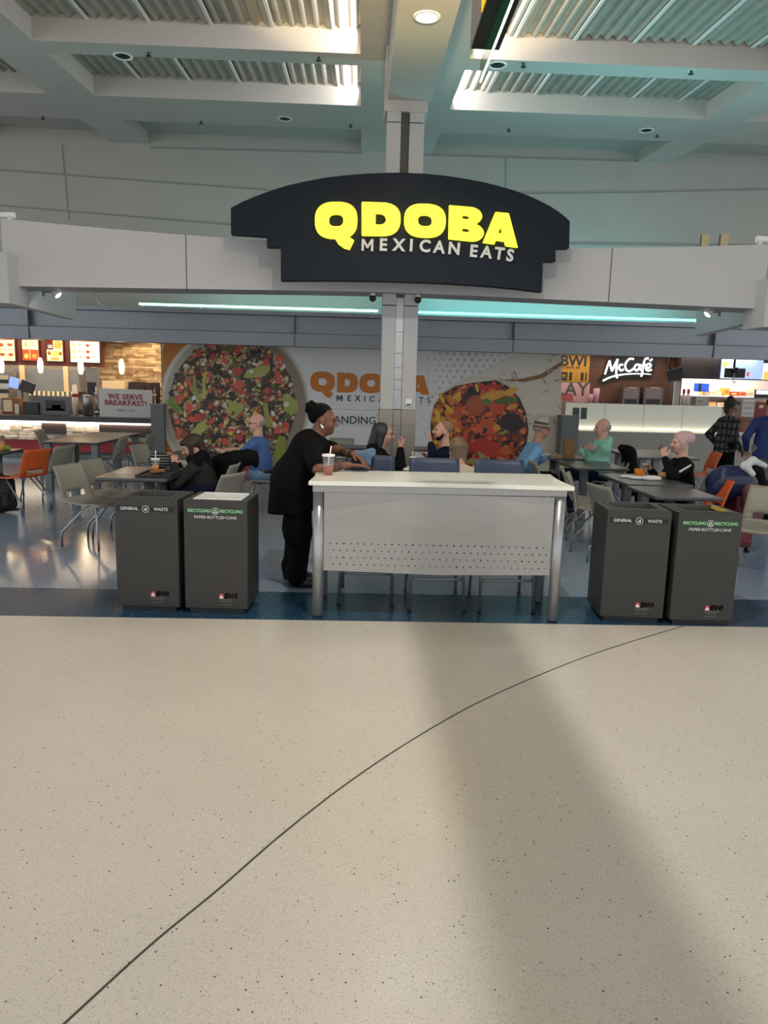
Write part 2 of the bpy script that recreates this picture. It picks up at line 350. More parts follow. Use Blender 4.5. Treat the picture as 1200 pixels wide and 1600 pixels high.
# ------------------------------------------------------------------ smooth bodies: signed distance field -> surface nets
def cap(a, b, ra, rb=None, k=.02, flat=None): return ('c', np.array(a, float), np.array(b, float), ra, ra if rb is None else rb, k, flat)
def elp(c, r, k=.02, M=None): return ('e', np.array(c, float), np.array(r, float), None if M is None else np.array(M, float), None, k, None)
def sdf_mesh(prims, vox=.007):
    lo = np.full(3, 1e9); hi = -lo; bbs = []
    for p in prims:
        if p[0] == 'c': m = max(p[3], p[4]); l = np.minimum(p[1], p[2]) - m; h = np.maximum(p[1], p[2]) + m
        else: m = max(p[2]); m = m if p[3] is not None else p[2]; l = p[1] - m; h = p[1] + m
        bbs.append((l, h)); lo = np.minimum(lo, l); hi = np.maximum(hi, h)
    lo = lo - 4 * vox; n = np.ceil((hi + 4 * vox - lo) / vox).astype(int) + 1
    G = np.full(n, .2, np.float32)
    for p, (l, h) in zip(prims, bbs):
        k = p[5]; pad = k + 3 * vox
        i0 = np.maximum(np.floor((l - pad - lo) / vox).astype(int), 0); i1 = np.minimum(np.ceil((h + pad - lo) / vox).astype(int) + 1, n)
        ax = [lo[d] + vox * np.arange(i0[d], i1[d]) for d in range(3)]
        X = np.stack(np.meshgrid(*ax, indexing='ij'), -1).astype(np.float32)
        if p[0] == 'c':
            a, b, ra, rb, fl = p[1], p[2], p[3], p[4], p[6]; Q = X - a; ba = b - a
            if fl is not None:
                fx = np.array(fl[0], float); fx /= np.linalg.norm(fx); f = fl[1]
                Q = Q + (Q @ fx)[..., None] * fx * (f - 1); ba = ba + (ba @ fx) * fx * (f - 1)
            t = np.clip((Q @ ba) / max(ba @ ba, 1e-9), 0, 1); d = np.linalg.norm(Q - t[..., None] * ba, axis=-1) - (ra + (rb - ra) * t)
            if fl is not None and f > 1: d = d / (1 + (f - 1) * .5)
        else:
            Q = X - p[1]
            if p[3] is not None: Q = Q @ p[3]
            k0 = np.linalg.norm(Q / p[2], axis=-1); k1 = np.linalg.norm(Q / p[2] ** 2, axis=-1); d = k0 * (k0 - 1) / np.maximum(k1, 1e-6)
        sl = tuple(slice(i0[d_], i1[d_]) for d_ in range(3)); g = G[sl]
        hh = np.maximum(k - np.abs(g - d), 0) / k; G[sl] = np.minimum(g, d) - hh * hh * k * .25
    ins = G < 0
    c = [ins[dx:ins.shape[0] - 1 + dx, dy:ins.shape[1] - 1 + dy, dz:ins.shape[2] - 1 + dz] for dx in (0, 1) for dy in (0, 1) for dz in (0, 1)]
    cnt = sum(x.astype(np.int8) for x in c); act = np.argwhere((cnt > 0) & (cnt < 8)); idx = -np.ones(cnt.shape, np.int64); idx[tuple(act.T)] = np.arange(len(act))
    acc = np.zeros((len(act), 3)); wt = np.zeros(len(act)); cor = np.array([(dx, dy, dz) for dx in (0, 1) for dy in (0, 1) for dz in (0, 1)])
    val = [G[tuple((act + q).T)] for q in cor]
    for i in range(8):
        for j in range(i + 1, 8):
            if np.abs(cor[i] - cor[j]).sum() != 1: continue
            x = (val[i] < 0) != (val[j] < 0); t = val[i][x] / (val[i][x] - val[j][x])
            acc[x] += cor[i] + t[:, None] * (cor[j] - cor[i]); wt[x] += 1
    V = lo + vox * (act + acc / wt[:, None]); F = []
    for ax in range(3):
        o1, o2 = [(1, 2), (2, 0), (0, 1)][ax]; s0 = [slice(None)] * 3; s1 = [slice(None)] * 3; s0[ax] = slice(0, -1); s1[ax] = slice(1, None)
        A = ins[tuple(s0)]; B = ins[tuple(s1)]; E_ = np.argwhere(A != B); E_ = E_[(E_[:, o1] > 0) & (E_[:, o2] > 0)]
        fl = A[tuple(E_.T)]; e1 = np.zeros(3, int); e1[o1] = 1; e2 = np.zeros(3, int); e2[o2] = 1
        q = np.stack([idx[tuple((E_ - e1 - e2).T)], idx[tuple((E_ - e2).T)], idx[tuple(E_.T)], idx[tuple((E_ - e1).T)]], 1)
        q[~fl] = q[~fl][:, ::-1]; F.append(q)
    F = np.concatenate(F); F = F[(F >= 0).all(1)]
    me = bpy.data.meshes.new('soft'); me.vertices.add(len(V)); me.vertices.foreach_set('co', V.astype(np.float32).ravel())
    me.loops.add(F.size); me.loops.foreach_set('vertex_index', F.ravel().astype(np.int32)); me.polygons.add(len(F))
    me.polygons.foreach_set('loop_start', np.arange(0, F.size, 4, dtype=np.int32)); me.polygons.foreach_set('loop_total', np.full(len(F), 4, np.int32))
    me.update(); me.validate(); me.polygons.foreach_set('use_smooth', np.ones(len(me.polygons), bool)); return me
# ------------------------------------------------------------------ the setting: floors, ceiling, walls
struct('floor', MB().box((-10, -3, -.1), (10, 5.06, 0)), FL)
struct('floor_band', MB().box((-10, 5.06, -.1), (10, 5.775, 0)), FB)
struct('floor_dining', MB().box((-14, 5.775, -.1), (14, 20, 0)), FG)
b = MB(); path = [(-1.02, 1.2), (-.85, 1.48), (-.74, 1.69), (-.59, 1.97), (-.44, 2.21), (-.26, 2.52), (-.03, 2.87), (.26, 3.25), (.63, 3.67), (1.08, 4.09), (1.59, 4.51), (2.26, 4.98), (2.38, 5.055)]
def smooth(P, n=6):
    Q = []
    for i in range(len(P) - 1):
        p0, p1, p2, p3 = [Vector(P[k]) for k in (max(i - 1, 0), i, i + 1, min(i + 2, len(P) - 1))]
        for k in range(n): u = k / n; Q.append(.5 * (2 * p1 + (p2 - p0) * u + (2 * p0 - 5 * p1 + 4 * p2 - p3) * u * u + (3 * p1 - p0 - 3 * p2 + p3) * u ** 3))
    return Q + [Vector(P[-1])]
path = smooth(path)
for p, q in zip(path, path[1:]):
    d = Vector((q[0] - p[0], q[1] - p[1], 0)).normalized() * .004; n_ = Vector((-d.y, d.x, 0))
    b.poly([(p[0] + n_.x, p[1] + n_.y, .0012), (p[0] - n_.x, p[1] - n_.y, .0012), (q[0] - n_.x, q[1] - n_.y, .0012), (q[0] + n_.x, q[1] + n_.y, .0012)])
struct('trim_1', b, mat('divider_strip', '3a3836', .5))
b = MB()
for p, q in (((1.26, 6.3), (1.47, 5.5)), ((-3.4, 5.8), (-2.2, 8.6)), ((2.9, 5.8), (2.2, 8.6)), ((-.6, 5.8), (-.2, 8.8))):
    d = Vector((q[0] - p[0], q[1] - p[1], 0)).normalized() * .003; n_ = Vector((-d.y, d.x, 0))
    b.poly([(p[0] + n_.x, p[1] + n_.y, .0012), (p[0] - n_.x, p[1] - n_.y, .0012), (q[0] - n_.x, q[1] - n_.y, .0012), (q[0] + n_.x, q[1] + n_.y, .0012)])
struct('trim_2', b, mat('pale_strip', '8d9aa0', .4))

# corrugated deck
bm = bmesh.new(); xs = np.arange(-12, 12, .14 / 8); rows = []
for Y in (-3, 14.0):
    rows.append([bm.verts.new((x, Y, zb(Y) + .275 + .022 * max(-1, min(1, 1.5 * math.sin(2 * PI * x / .14))))) for x in xs])
for a, c, d, e in zip(rows[0], rows[0][1:], rows[1][1:], rows[1]): bm.faces.new((a, c, d, e))
me = bpy.data.meshes.new('ceiling'); bm.to_mesh(me); bm.free(); struct('ceiling', me, M_deck)
b = MB()
for i in range(-14, 15):
    x = i * .70 + .30
    b.prism([(x - .018, -3, zb(-3) + .235), (x + .018, -3, zb(-3) + .235), (x + .018, -3, zb(-3) + .255), (x - .018, -3, zb(-3) + .255)], (0, 17, SL * 17))
struct('trim_3', b, mat('deck_seam', 'd8d7d2', .5))
def beam(name, x0, x1, Y0, Y1, f0=lambda Y: zb(Y), up=.34, m=None):
    b = MB(); b.prism([(x0, Y0, f0(Y0)), (x0, Y1, f0(Y1)), (x0, Y1, zb(Y1) + up), (x0, Y0, zb(Y0) + up)], (x1 - x0, 0, 0))
    return struct(name, b, m or M_white)
for x0, x1 in ((-4.48, -3.83), (4.9, 5.48), (-7.25, -6.57), (7.7, 8.35)): beam('ceiling_beam', x0, x1, -3, 14.0)
b = MB(); b.prism([(-13, 12.55, zb(12.55) + .19), (-13, 14.0, zb(14) + .19), (-13, 14.0, zb(14) + .215), (-13, 12.55, zb(12.55) + .215)], (26, 0, 0)); struct('ceiling_closure', b, M_wall)
beam('ceiling_spine', -.085, 1.18, -3, 14.0)
for Y0, Y1 in ((11.3, 12.55), (9.3, 9.69), (6.6, 7.0)):
    for x0, x1 in ((-10, -7.25), (-6.57, -4.48), (-3.83, -.085), (1.18, 4.9), (5.48, 7.7), (8.35, 10)): beam('cross_beam', x0, x1, Y0, Y1, f0=lambda Y: zb(Y) + .001)
BX0, BX1 = .235, .735
beam('ceiling_dropped_box', BX0, BX1, -3, 9.0, f0=zbox, up=.0)
struct('column_capital', MB().box((.205, 9.001, 4.74), (.69, 9.5, zb(9) - .002)), M_white)
# upper wall with panel joints
struct('wall_back', MB().box((-13, 14.001, 2.5), (13, 14.2, 6.3)), M_wall)
b = MB()
def rail(p, q, h=.012):
    p, q = at(*p, 14.0), at(*q, 14.0)
    b.prism([(p.x, 13.985, p.z - h), (q.x, 13.985, q.z - h), (q.x, 13.985, q.z + h), (p.x, 13.985, p.z + h)], (0, .016, 0))
rail((-60, 261), (420, 297)); rail((-60, 316), (400, 354.5)); rail((800, 302.5), (1000, 300.5)); rail((1000, 300.5), (1260, 294)); rail((235, 230.5), (565, 239)); rail((660, 242), (998, 252)); rail((860, 380.5), (1260, 384.5), .02)
for p, q in (((97, 226), (101, 272)), ((102, 275), (106, 326)), ((107, 330), (108, 345)), ((790, 246), (790, 301))):
    p, q = at(*p, 14.0), at(*q, 14.0); b.prism([(p.x - .008, 13.99, p.z), (p.x + .008, 13.99, p.z), (q.x + .008, 13.99, q.z), (q.x - .008, 13.99, q.z)], (0, .011, 0))
struct('trim_4', b, mat('wall_joint', '868984', .7))

# soffit band over the food counters, with its light ledge
b = MB(); prof = [(12.9, 2.865), (12.9, 2.80), (12.98, 2.79), (13.0, 2.52), (12.88, 2.50), (12.90, 2.29), (13.2, 2.29), (13.2, 2.5), (14.0, 2.5), (14.0, 2.865)]
b.prism([(-13, y, z) for y, z in prof], (26, 0, 0)); struct('soffit_band', b, M_band)
b = MB()
for x in (-5.6, -1.15, 2.6, 6.1): b.box((x - .006, 12.868, 2.30), (x + .006, 12.985, 2.80))
struct('trim_5', b, M_gap)
struct('ceiling_kitchen', MB().box((-13, 13.2, 2.5), (13, 20, 2.55)), mat('kitchen_ceiling', '8a7f74', .7))
struct('wall_mural_partition', MB().box((-3.98, 15.03, 0), (4.03, 15.25, 2.499)), mat('partition', '9a9a98', .7))
struct('wall_kitchen_rear', MB().box((-13, 19, 0), (13, 19.2, 2.499)), mat('kitchen_wall', 'b9a993', .6))
struct('wall_kitchen_left', MB().box((-4.0, 15.26, 0), (-3.9, 18.99, 2.499)), M_stone)
struct('wall_cafe_left', MB().box((3.9, 15.26, 0), (4.03, 18.99, 2.499)), M_wall)

# curved white fascia carrying the sign, its ends and returns
def fy(x): return 8.85 - .8 * ((x - .3) / 4) ** 2
def fzt(x): return 3.25
def fzb(x): return 2.735 - .15 * abs((x - .3) / 4) ** 1.6
b = MB(); N = 40; prev = None
for i in range(N + 1):
    x = -3.72 + (4.3 + 3.72) * i / N; Y = fy(x)
    ring = [b.bm.verts.new(p) for p in ((x, Y, fzb(x)), (x, Y, fzt(x)), (x, Y + .45, fzt(x)), (x, Y + .45, fzb(x)))]
    if prev:
        for k in range(4): b.bm.faces.new((prev[k], ring[k], ring[(k + 1) % 4], prev[(k + 1) % 4]))
    else: b.bm.faces.new(ring[::-1])
    prev = ring
b.bm.faces.new(prev); struct('fascia', b, M_fascia)
b = MB()
for x in (-1.97, 2.78):
    b.box((x - .005, fy(x) - .003, fzb(x)), (x + .005, fy(x) + .05, fzt(x)))
struct('trim_6', b, M_gap)
def slab(name, P, thick, m):                       # P: bottom/top points along a wall in plan
    b = MB(); b.prism(P, thick); return struct(name, b, m)
slab('fascia_return', [(-3.74, 8.3, 2.43), (-4.1, 11, 2.48), (-4.1, 11, 3.15), (-3.74, 8.3, 3.15)], (-.12, 0, 0), M_fascia)
slab('fascia_return', [(4.32, 8.3, 2.47), (4.9, 11, 2.51), (4.9, 11, 3.15), (4.32, 8.3, 3.15)], (.12, 0, 0), M_fascia)
p, q = at(13, 395, 7.9), at(8, 474, 7.9); struct('fascia_end', MB().box((-5.2, 7.86, q.z), (p.x, 8.29, p.z)), M_fascia)
p, q = at(1194, 436, 7.9), at(1182, 511, 7.9); struct('fascia_end', MB().box((q.x + .05, 7.86, q.z), (6.2, 8.29, p.z)), M_fascia)

# column
cx0, cx1, cy = .235, .66, 9.0
col = struct('column', MB().box((cx0 + .01, cy + .05, 0), (cx1 - .01, cy + .45, 4.74)), mat('column_core', '55534f', .6))
for x0, x1 in ((cx0, cx0 + .158), (cx1 - .168, cx1)):
    b = MB().box((x0, cy, 1.385), (x1, cy + .44, 2.60), bev=.004).box((x0, cy, 2.612), (x1, cy + .44, 4.62), bev=.004).box((x0, cy, 4.632), (x1, cy + .44, 4.739), bev=.004); obj('column_panel', b, M_fascia, col)
b = MB()
for z0, z1 in ((1.39, 1.62), (1.625, 1.74), (1.745, 1.88), (1.885, 2.05), (2.055, 2.3), (2.305, 2.7)): b.box((cx0 + .162, cy + .03, z0), (cx1 - .172, cy + .06, z1))
obj('steel_strip', b, M_steel, col)
b = MB().box((cx0 - .01, cy - .01, 0), (cx0 + .155, cy + .46, 1.38), bev=.004).box((cx0 + .16, cy, 0), (cx1 - .17, cy + .4, 1.38)).box((cx1 - .165, cy - .01, 0), (cx1 + .01, cy + .46, 1.38), bev=.004)
b.m = 1; b.box((cx0 - .011, cy - .0115, 1.19), (cx1 + .011, cy - .009, 1.194))
obj('base_cladding', b, [mat('base_steel', '8f8780', .4, metal=.5), M_gap], col)
t = thing('wall_device', 'small white box mounted low on the right column panel', 'device', (.575, 8.999, 1.44))
obj('housing', MB().box((-.035, -.03, 0), (.035, 0, .075), bev=.006), M_white_p, t); obj('lens', MB().box((-.025, -.032, .004), (.025, -.028, .018)), M_dark, t)

# teal tubes on the ledge
def tube_light(name, x0, x1, Y, z, m, label):
    t = thing(name, label, 'light', ((x0 + x1) / 2, Y, 2.865)); h = (x1 - x0) / 2
    obj('tube', MB().cyl((-h, 0, z - 2.865), (h, 0, z - 2.865), .019), m, t)
    for k in range(5): obj('bracket', MB().cyl((-h + .05 + (2 * h - .1) * k / 4, 0, 0), (-h + .05 + (2 * h - .1) * k / 4, 0, z - 2.865), .008, n=8), M_white_p, t)
tube_light('neon_tube', -3.8, .26, 13.05, 2.93, M_teal, 'long glowing teal tube on the ledge left of the column')
tube_light('neon_tube', .70, 5.85, 13.05, 2.93, M_neonb, 'long glowing blue-teal tube on the ledge right of the column')
lamp('tube_glow_lamp', 'AREA', (-1.3, 13.12, 2.98), 9, (.45, 1, .93), 3.0, .05, (0, 1, .15))
lamp('tube_glow_lamp', 'AREA', (3.3, 13.12, 2.98), 34, (.25, .95, 1), 4.8, .05, (0, 1, .15))
b = MB().tube([(-4.62, 13.3, 3.2), (-4.62, 13.3, 3.05), (-4.56, 13.3, 2.93), (-4.4, 13.3, 2.885), (-3.9, 13.2, 2.885)], .014)
one('cable', b, M_white_p, 'pale conduit curling down onto the ledge at the left end of the teal tube', 'conduit')

# ------------------------------------------------------------------ ceiling fittings
def on_ceiling(px, py):
    d = ray(px, py); t = 3.15 / (d.z - SL * d.y); return Vector((0, 0, EYE)) + d * t
def downlight(px, py, label, lit=False, p=None):
    p = p or on_ceiling(px, py); t = thing('recessed_downlight', label, 'ceiling light', (p.x, p.y, p.z)); r = .115
    obj('trim_ring', MB().lathe([(r, 0), (r, -.012), (r * .78, -.014), (r * .74, .0)], n=28), M_white_p, t)
    if lit: obj('lens', MB().lathe([(0, -.006), (r * .76, -.006)], n=28), mat('lit_lens', 'dcecff', .4, emit=3.0, ecol='e4f1ff'), t)
    else:
        obj('baffle', MB().lathe([(r * .76, -.002), (r * .6, -.010), (r * .56, -.004), (r * .4, -.012), (r * .36, -.006)], n=28), M_dark, t)
        obj('lens', MB().lathe([(0, -.02), (r * .2, -.016), (r * .36, -.006)], n=20), M_black, t)
downlight(192, 87, 'dark unlit downlight on the upper left beam'); downlight(445, 185, 'dark unlit downlight on the lower beam left of the column')
downlight(777, 101, 'dark unlit downlight on the upper beam beside the hanging sign'); downlight(1010, 203, 'dark unlit downlight on the lower beam at right')
d = ray(667, 25); k = (4.34 - EYE) / (d.z - .058 * d.y); p = Vector((0, 0, EYE)) + d * k
downlight(0, 0, 'lit downlight glowing in the middle of the dropped ceiling box', True, p)
for px, py, lb in ((232, 86, 'beside the dark downlight on the upper left beam'), (498, 93, 'on the upper beam near the bright strip left of the spine'), (67, 186, 'on the lower beam at far left'), (314, 193, 'on the lower left beam midway'), (548, 198, 'on the lower beam just left of the spine'), (818, 103, 'on the upper beam right of the hanging sign'), (1080, 114, 'on the upper beam at far right, in a white plate'), (795, 205, 'on the lower beam right of the column'), (1027, 214, 'on the lower beam beside the right-hand dark downlight')):
    p = on_ceiling(px, py - 4); t = thing('sprinkler_head', 'small dark sprinkler head ' + lb, 'sprinkler', p, group='ceiling sprinklers')
    obj('stem', MB().cyl((0, 0, 0), (0, 0, -.035), .012, n=10), M_dark, t); obj('deflector', MB().cyl((0, 0, -.035), (0, 0, -.042), .032, n=12), M_dark, t)
    if px == 1080: obj('plate', MB().cyl((0, 0, 0), (0, 0, -.006), .045, n=20), M_white_p, t)
for px, lb in ((583, 'left of the column'), (656, 'right of the column')):
    p = at(px, 456, 8.72); t = thing('security_camera', 'small black dome camera under the sign, ' + lb, 'camera', (p.x, 8.98, fzb(p.x)), group='dome cameras under the sign')
    obj('mount', MB().cyl((0, 0, .0), (0, 0, -.03), .03, n=16), M_white_p, t); obj('dome', MB().ell((0, 0, -.055), (.042, .042, .042)), M_black, t)
def spot(p, label, s):
    t = thing('spotlight', label, 'spotlight', p); obj('bracket', MB().box((-.02 - s * .10, -.02, -.05), (.0 - s * .10, .02, .05)).cyl((-s * .10, 0, 0), (0, 0, 0), .012), M_chrome, t)
    obj('shade', MB().cyl((-.01 * s, 0, .03), (s * .05, 0, -.035), .03, .045, 18, False), M_white_p, t); obj('bulb', MB().ell((s * .045, -.01, -.028), (.032, .032, .03)), mat('spot_bulb', 'fff1dc', .4, emit=4), t)
p = at(84, 456, 8.6); spot(p, 'small white spotlight lighting the left fascia return', 1); lamp('spot_lamp', 'SPOT', p + Vector((.06, 0, -.05)), 14, (1, .93, .82), .02, direction=(-.45, .7, -.35), spot=70)
p = at(1112, 487, 8.6); spot(p, 'small white spotlight lighting the right fascia return', -1); lamp('spot_lamp', 'SPOT', p + Vector((-.06, 0, -.05)), 16, (1, .96, .9), .02, direction=(.5, .75, -.55), spot=60)
t = thing('surveillance_camera', 'white bullet camera on top of the fascia at far left', 'camera', (-3.66, 8.15, 3.25))
obj('body', MB().cyl((-.12, -.03, .05), (.05, -.03, .05), .03), M_white_p, t); obj('foot', MB().box((-.02, -.04, 0), (.02, .0, .03)), M_white_p, t)
t = thing('surveillance_camera', 'white bullet camera on top of the fascia at far right', 'camera', (4.22, 8.15, 3.25))
obj('body', MB().cyl((-.03, -.03, .06), (.16, -.03, .06), .035), M_white_p, t); obj('foot', MB().box((-.01, -.04, 0), (.03, .0, .04)), M_white_p, t)
for px, lb in ((1110, 'left of the pair'), (1136, 'right of the pair')):
    p = at(px, 384, 8.2); t = thing('junction_box', 'beige box standing on the right fascia, ' + lb, 'box', (p.x, fy(p.x) + .1, 3.25), group='beige boxes on the fascia')
    obj('cover', MB().box((-.045, -.03, 0), (.045, .03, .135), bev=.006), mat('beige_plastic', 'b5a77c', .5), t); obj('hinge', MB().box((-.052, -.031, .005), (-.044, .0, .13)), M_gap, t)

# hanging direction sign seen end-on
t = thing('hanging_sign', 'black hanging sign with yellow side panel and glowing green glass blade', 'sign', (.585, 4.0, 3.33))
obj('casing', MB().box((-.07, -4.5, 0), (.07, 0, .27), bev=.004), M_black, t)
obj('side_frame', MB().box((-.076, -.34, .0), (-.0705, -.0, .27)), mat('grey_frame', '7d7676', .5), t); obj('yellow_panel', MB().box((-.076, -4.4, .012), (-.0705, -.342, .262)), mat('sign_yellow', 'f5c400', .5, emit=.6, ecol='f5c400'), t)
gb_ = obj('glass_blade', MB().box((-.004, -4.4, -.10), (.004, .12, -.0005)), mat('green_glass', '1d5a40', .12, emit=.02, ecol='3ddc8a', alpha=.5), t)
obj('glass_edge', MB().box((-.0055, -4.4, -.106), (.0055, .12, -.1005)), mat('lit_edge', 'e6fff0', .3, emit=1.3, ecol='dcffee'), t)
for y in (-3.5, -.8): obj('hanger', MB().cyl((0, y, .27), (0, y, zbox(4 + y) - 3.33 + .45), .012, n=10), M_dark, t)

# ------------------------------------------------------------------ the big sign
SY = 8.33
def sgy(x): return SY - .14 + .14 * ((x - .4) / 1.9) ** 2
t = thing('restaurant_sign', 'dark navy arched sign with glowing yellow lettering above the counter', 'sign', (.4, SY, 2.7)); O = Vector((.4, SY, 2.7))
top = [(361, 325), (380, 316), (400, 308.5), (425, 300), (450, 293), (480, 287), (510, 282), (540, 279), (570, 277), (600, 275.8), (625, 275.5), (660, 277), (690, 279.5), (720, 283.5), (750, 288.5), (775, 294), (800, 300.5), (820, 307), (840, 315), (857, 323), (872, 332), (882, 339), (890, 346)]
bot = [(889, 388), (867, 388.5), (867, 409), (847, 409.5), (845, 457), (810, 453), (770, 449.5), (730, 447), (690, 445), (650, 443.5), (610, 442.3), (560, 441), (500, 440.2), (440, 440), (440, 388), (418, 387), (418, 371), (361, 366)]
L = []
for p in top + bot: q = at(*p, SY); L.append((q.x, q.z))
me = outline_mesh([L], .12)
bm = bmesh.new(); bm.from_mesh(me)
for i in range(1, 36):
    x = -1.5 + 3.9 * i / 36; bmesh.ops.bisect_plane(bm, geom=bm.verts[:] + bm.edges[:] + bm.faces[:], plane_co=(x, 0, 0), plane_no=(1, 0, 0))
bm.to_mesh(me); bm.free()
obj('panel', mapped(me, lambda u, v, d: Vector((u, sgy(u) + .06 - d, v)) - O), M_navy, t)
def quad_map(P, Yf, off, org=Vector((0, 0, 0))):   # unit box -> four measured corners (tl, tr, bl, br)
    C = [at(*p, SY) for p in P]
    def f(u, v, d):
        a = C[2].lerp(C[3], u); c = C[0].lerp(C[1], u); q = a.lerp(c, v); return Vector((q.x, Yf(q.x) - off - d, q.z)) - org
    return f
QD = [('Q', (494, 321), (559, 322), (493, 377), (558, 378)), ('D', (565, 322), (625, 324), (565, 373), (624, 374)), ('O', (630, 324), (694, 326), (630, 375), (693, 377)), ('B', (699, 327), (753, 331), (698, 378), (752, 383)), ('A', (752, 335), (806, 339), (751, 383), (805, 390))]
for ch, *P in QD: obj('letter', mapped(letter_mesh(ch, .05), quad_map(P, sgy, .03, O)), M_glow, t)
for ch, px, py in (('M', 574, 387), ('E', 598, 387.5), ('X', 622, 388), ('I', 641, 388.5), ('C', 662, 389.5), ('A', 684, 391), ('N', 707, 393), ('E', 737, 396.5), ('A', 757, 398), ('T', 777, 400), ('S', 794, 402.5)):
    q = at(px, py, SY); sl = .035 + .09 * (px - 570) / 230
    f = on_wall(q.x, sgy(q.x) - .012, q.z, -sl + .03)
    obj('small_letter', mapped(text_mesh(ch, .17, .02, .034) if ch != 'M' else outline_mesh([[(x * .125 - .0625, y * .122 - .061) for x, y in GLYPH_M]], .02), lambda u, v, d: Vector(f(u, v, d)) - O), M_letter, t)
# ------------------------------------------------------------------ wall-sized food mural
MY = 15.0
mural = thing('wall_mural', 'wall-sized printed mural of a salad bowl, orange lettering and a cut burrito', 'mural', (0, MY, 0))
P0, P1 = at(253, 540, MY), at(878, 548, MY)
obj('backing_panel', MB().box((P0.x, 0, .06), (P1.x, .028, 2.495)), mat('mural_white', 'eceae6', .45), mural)
class Print:                                    # flat printed shapes, each a hair in front of the last
    def __init__(s): s.bm = bmesh.new(); s.cl = s.bm.loops.layers.float_color.new('print'); s.off = .0012
    def add(s, pts, col, step=.000008):
        s.off += step; L = [s.bm.verts.new((p[0], -s.off, p[1])) for p in pts]; f = s.bm.faces.new(L); c = (*[min(.8, v * 1.4) for v in lin(col)], 1)
        for l in f.loops: l[s.cl] = c
    def px(s, pts, col): s.add([(lambda q: (q.x, q.z))(at(x, y, MY)) for x, y in pts], col)
    def done(s, name, m):
        me = bpy.data.meshes.new(name); s.bm.to_mesh(me); s.bm.free(); me.materials.append(m); return link(bpy.data.objects.new(name, me), mural)
M_print = attr_mat('mural_print'); rnd = random.Random(7)
def oval(cx, cy, rx, ry, n=48, a0=0, a1=2 * PI): return [(cx + rx * math.cos(a0 + (a1 - a0) * i / n), cy + ry * math.sin(a0 + (a1 - a0) * i / n)) for i in range(n + (a1 - a0 < 6.28))]
def clip(pts, x0, x1, y0, y1): return [(min(max(x, x0), x1), min(max(y, y0), y1)) for x, y in pts]
def blob(cx, cy, r, sq=1.0, n=7, jag=.35, ang=None):
    a = rnd.random() * PI if ang is None else ang; ca, sa = math.cos(a), math.sin(a); L = []
    for i in range(n):
        t = 2 * PI * i / n; k = r * (1 - jag * rnd.random()); x, y = k * math.cos(t), k * sq * math.sin(t); L.append((cx + x * ca - y * sa, cy + x * sa + y * ca))
    return L
def shade(c, v):
    r = [int(c[i:i + 2], 16) for i in (0, 2, 4)]; k = 1 + rnd.uniform(-v, v); return ''.join('%02x' % max(0, min(255, int(x * k))) for x in r)
X0, X1, T0 = 254, 877.5, 526
pr = Print()                                    # bowl of salad
pr.px(clip(oval(330, 640, 120, 130), X0, 438, T0, 742), 'b06a1c')
pr.px(clip(oval(366, 634, 118, 124), X0, 490, T0, 745), 'bcb8ae'); pr.px(clip(oval(368, 634, 113, 119), X0, 485, T0, 742), 'a39a8c')
pr.px(clip(oval(374, 634, 104, 112), X0 + 2, 484, T0, 738), '7f7260'); pr.px(clip(oval(363, 632, 99, 103), X0 + 5, 470, T0, 735), '4a3828')
KIND = [('33221f', 3.6, .22), ('4a2f2b', 3.4, .13), ('93805c', 2.6, .17), ('b0a074', 2.4, .14), ('a8453a', 4.0, .07), ('c05a44', 3.4, .03), ('bd973f', 3.0, .06), ('66753a', 3.4, .06), ('d2ccb8', 3.6, .06), ('463a28', 4.0, .06)]
for i in range(1500):
    a = rnd.random() * 2 * PI; q = math.sqrt(rnd.random()) * .99; x, y = 363 + 99 * q * math.cos(a), 632 + 103 * q * math.sin(a)
    if not (X0 + 4 < x < 472 and T0 + 4 < y < 735): continue
    u = (rnd.random() * .5 + .5 * (.5 + .5 * math.sin(x * .12 + 2 * math.sin(y * .08)) * math.cos(y * .10 + x * .05))) % 1; acc = 0
    for c, r, p_ in KIND:
        acc += p_
        if u < acc: break
    pr.px(blob(x, y, r * rnd.uniform(.9, 2.0), rnd.uniform(.5, 1), 9), shade(c, .3))
for x, y, L_, c in ((358, 542, [(-16, -9), (4, -8), (6, 9), (-4, 8), (-18, 0)], '5f5a26'), (402, 576, [(-22, 14), (-16, 2), (20, -8), (20, 4), (6, 14)], '9a9c4c'), (455, 628, [(-14, -20), (10, 0), (12, 12), (0, 22), (-12, 12)], '8d9448'), (310, 606, [(-8, -18), (-4, -20), (-2, 6), (0, 16), (8, 20), (2, 22), (-9, 10)], '7f8f3a'), (319, 606, [(-3, -16), (2, -16), (3, 16), (-2, 14)], 'a3a84e'), (366, 636, [(-10, -12), (14, -4), (15, 4), (0, 18), (-8, 14)], '96994a'), (274, 632, [(-14, -4), (-6, -14), (12, 10), (8, 14), (-2, 10)], '6c7a2e'), (312, 672, [(-14, 4), (2, -14), (14, -6), (-2, 14)], '9aa650'), (414, 648, [(-4, -20), (4, -18), (10, 18), (2, 20)], '8b8c4a'), (440, 700, [(-4, -20), (6, -18), (8, 16), (-4, 26), (-12, 10)], '7d8a2c')):
    pr.px([(x + a, y + b_) for a, b_ in L_], c)
for i in range(70):
    a = rnd.random() * 2 * PI; q = math.sqrt(rnd.random()) * .95; x, y = 363 + 96 * q * math.cos(a), 632 + 100 * q * math.sin(a)
    if y < 533 or x > 468: continue
    c, r = rnd.choice([('b84a3c', 5), ('d6d0be', 5.5), ('d6d0be', 5), ('9a8a66', 5), ('c09a40', 4), ('4b5a2a', 6), ('3a2a26', 6)]); pr.px(blob(x, y, r * rnd.uniform(.7, 1.2), rnd.uniform(.6, 1), 6), shade(c, .18))
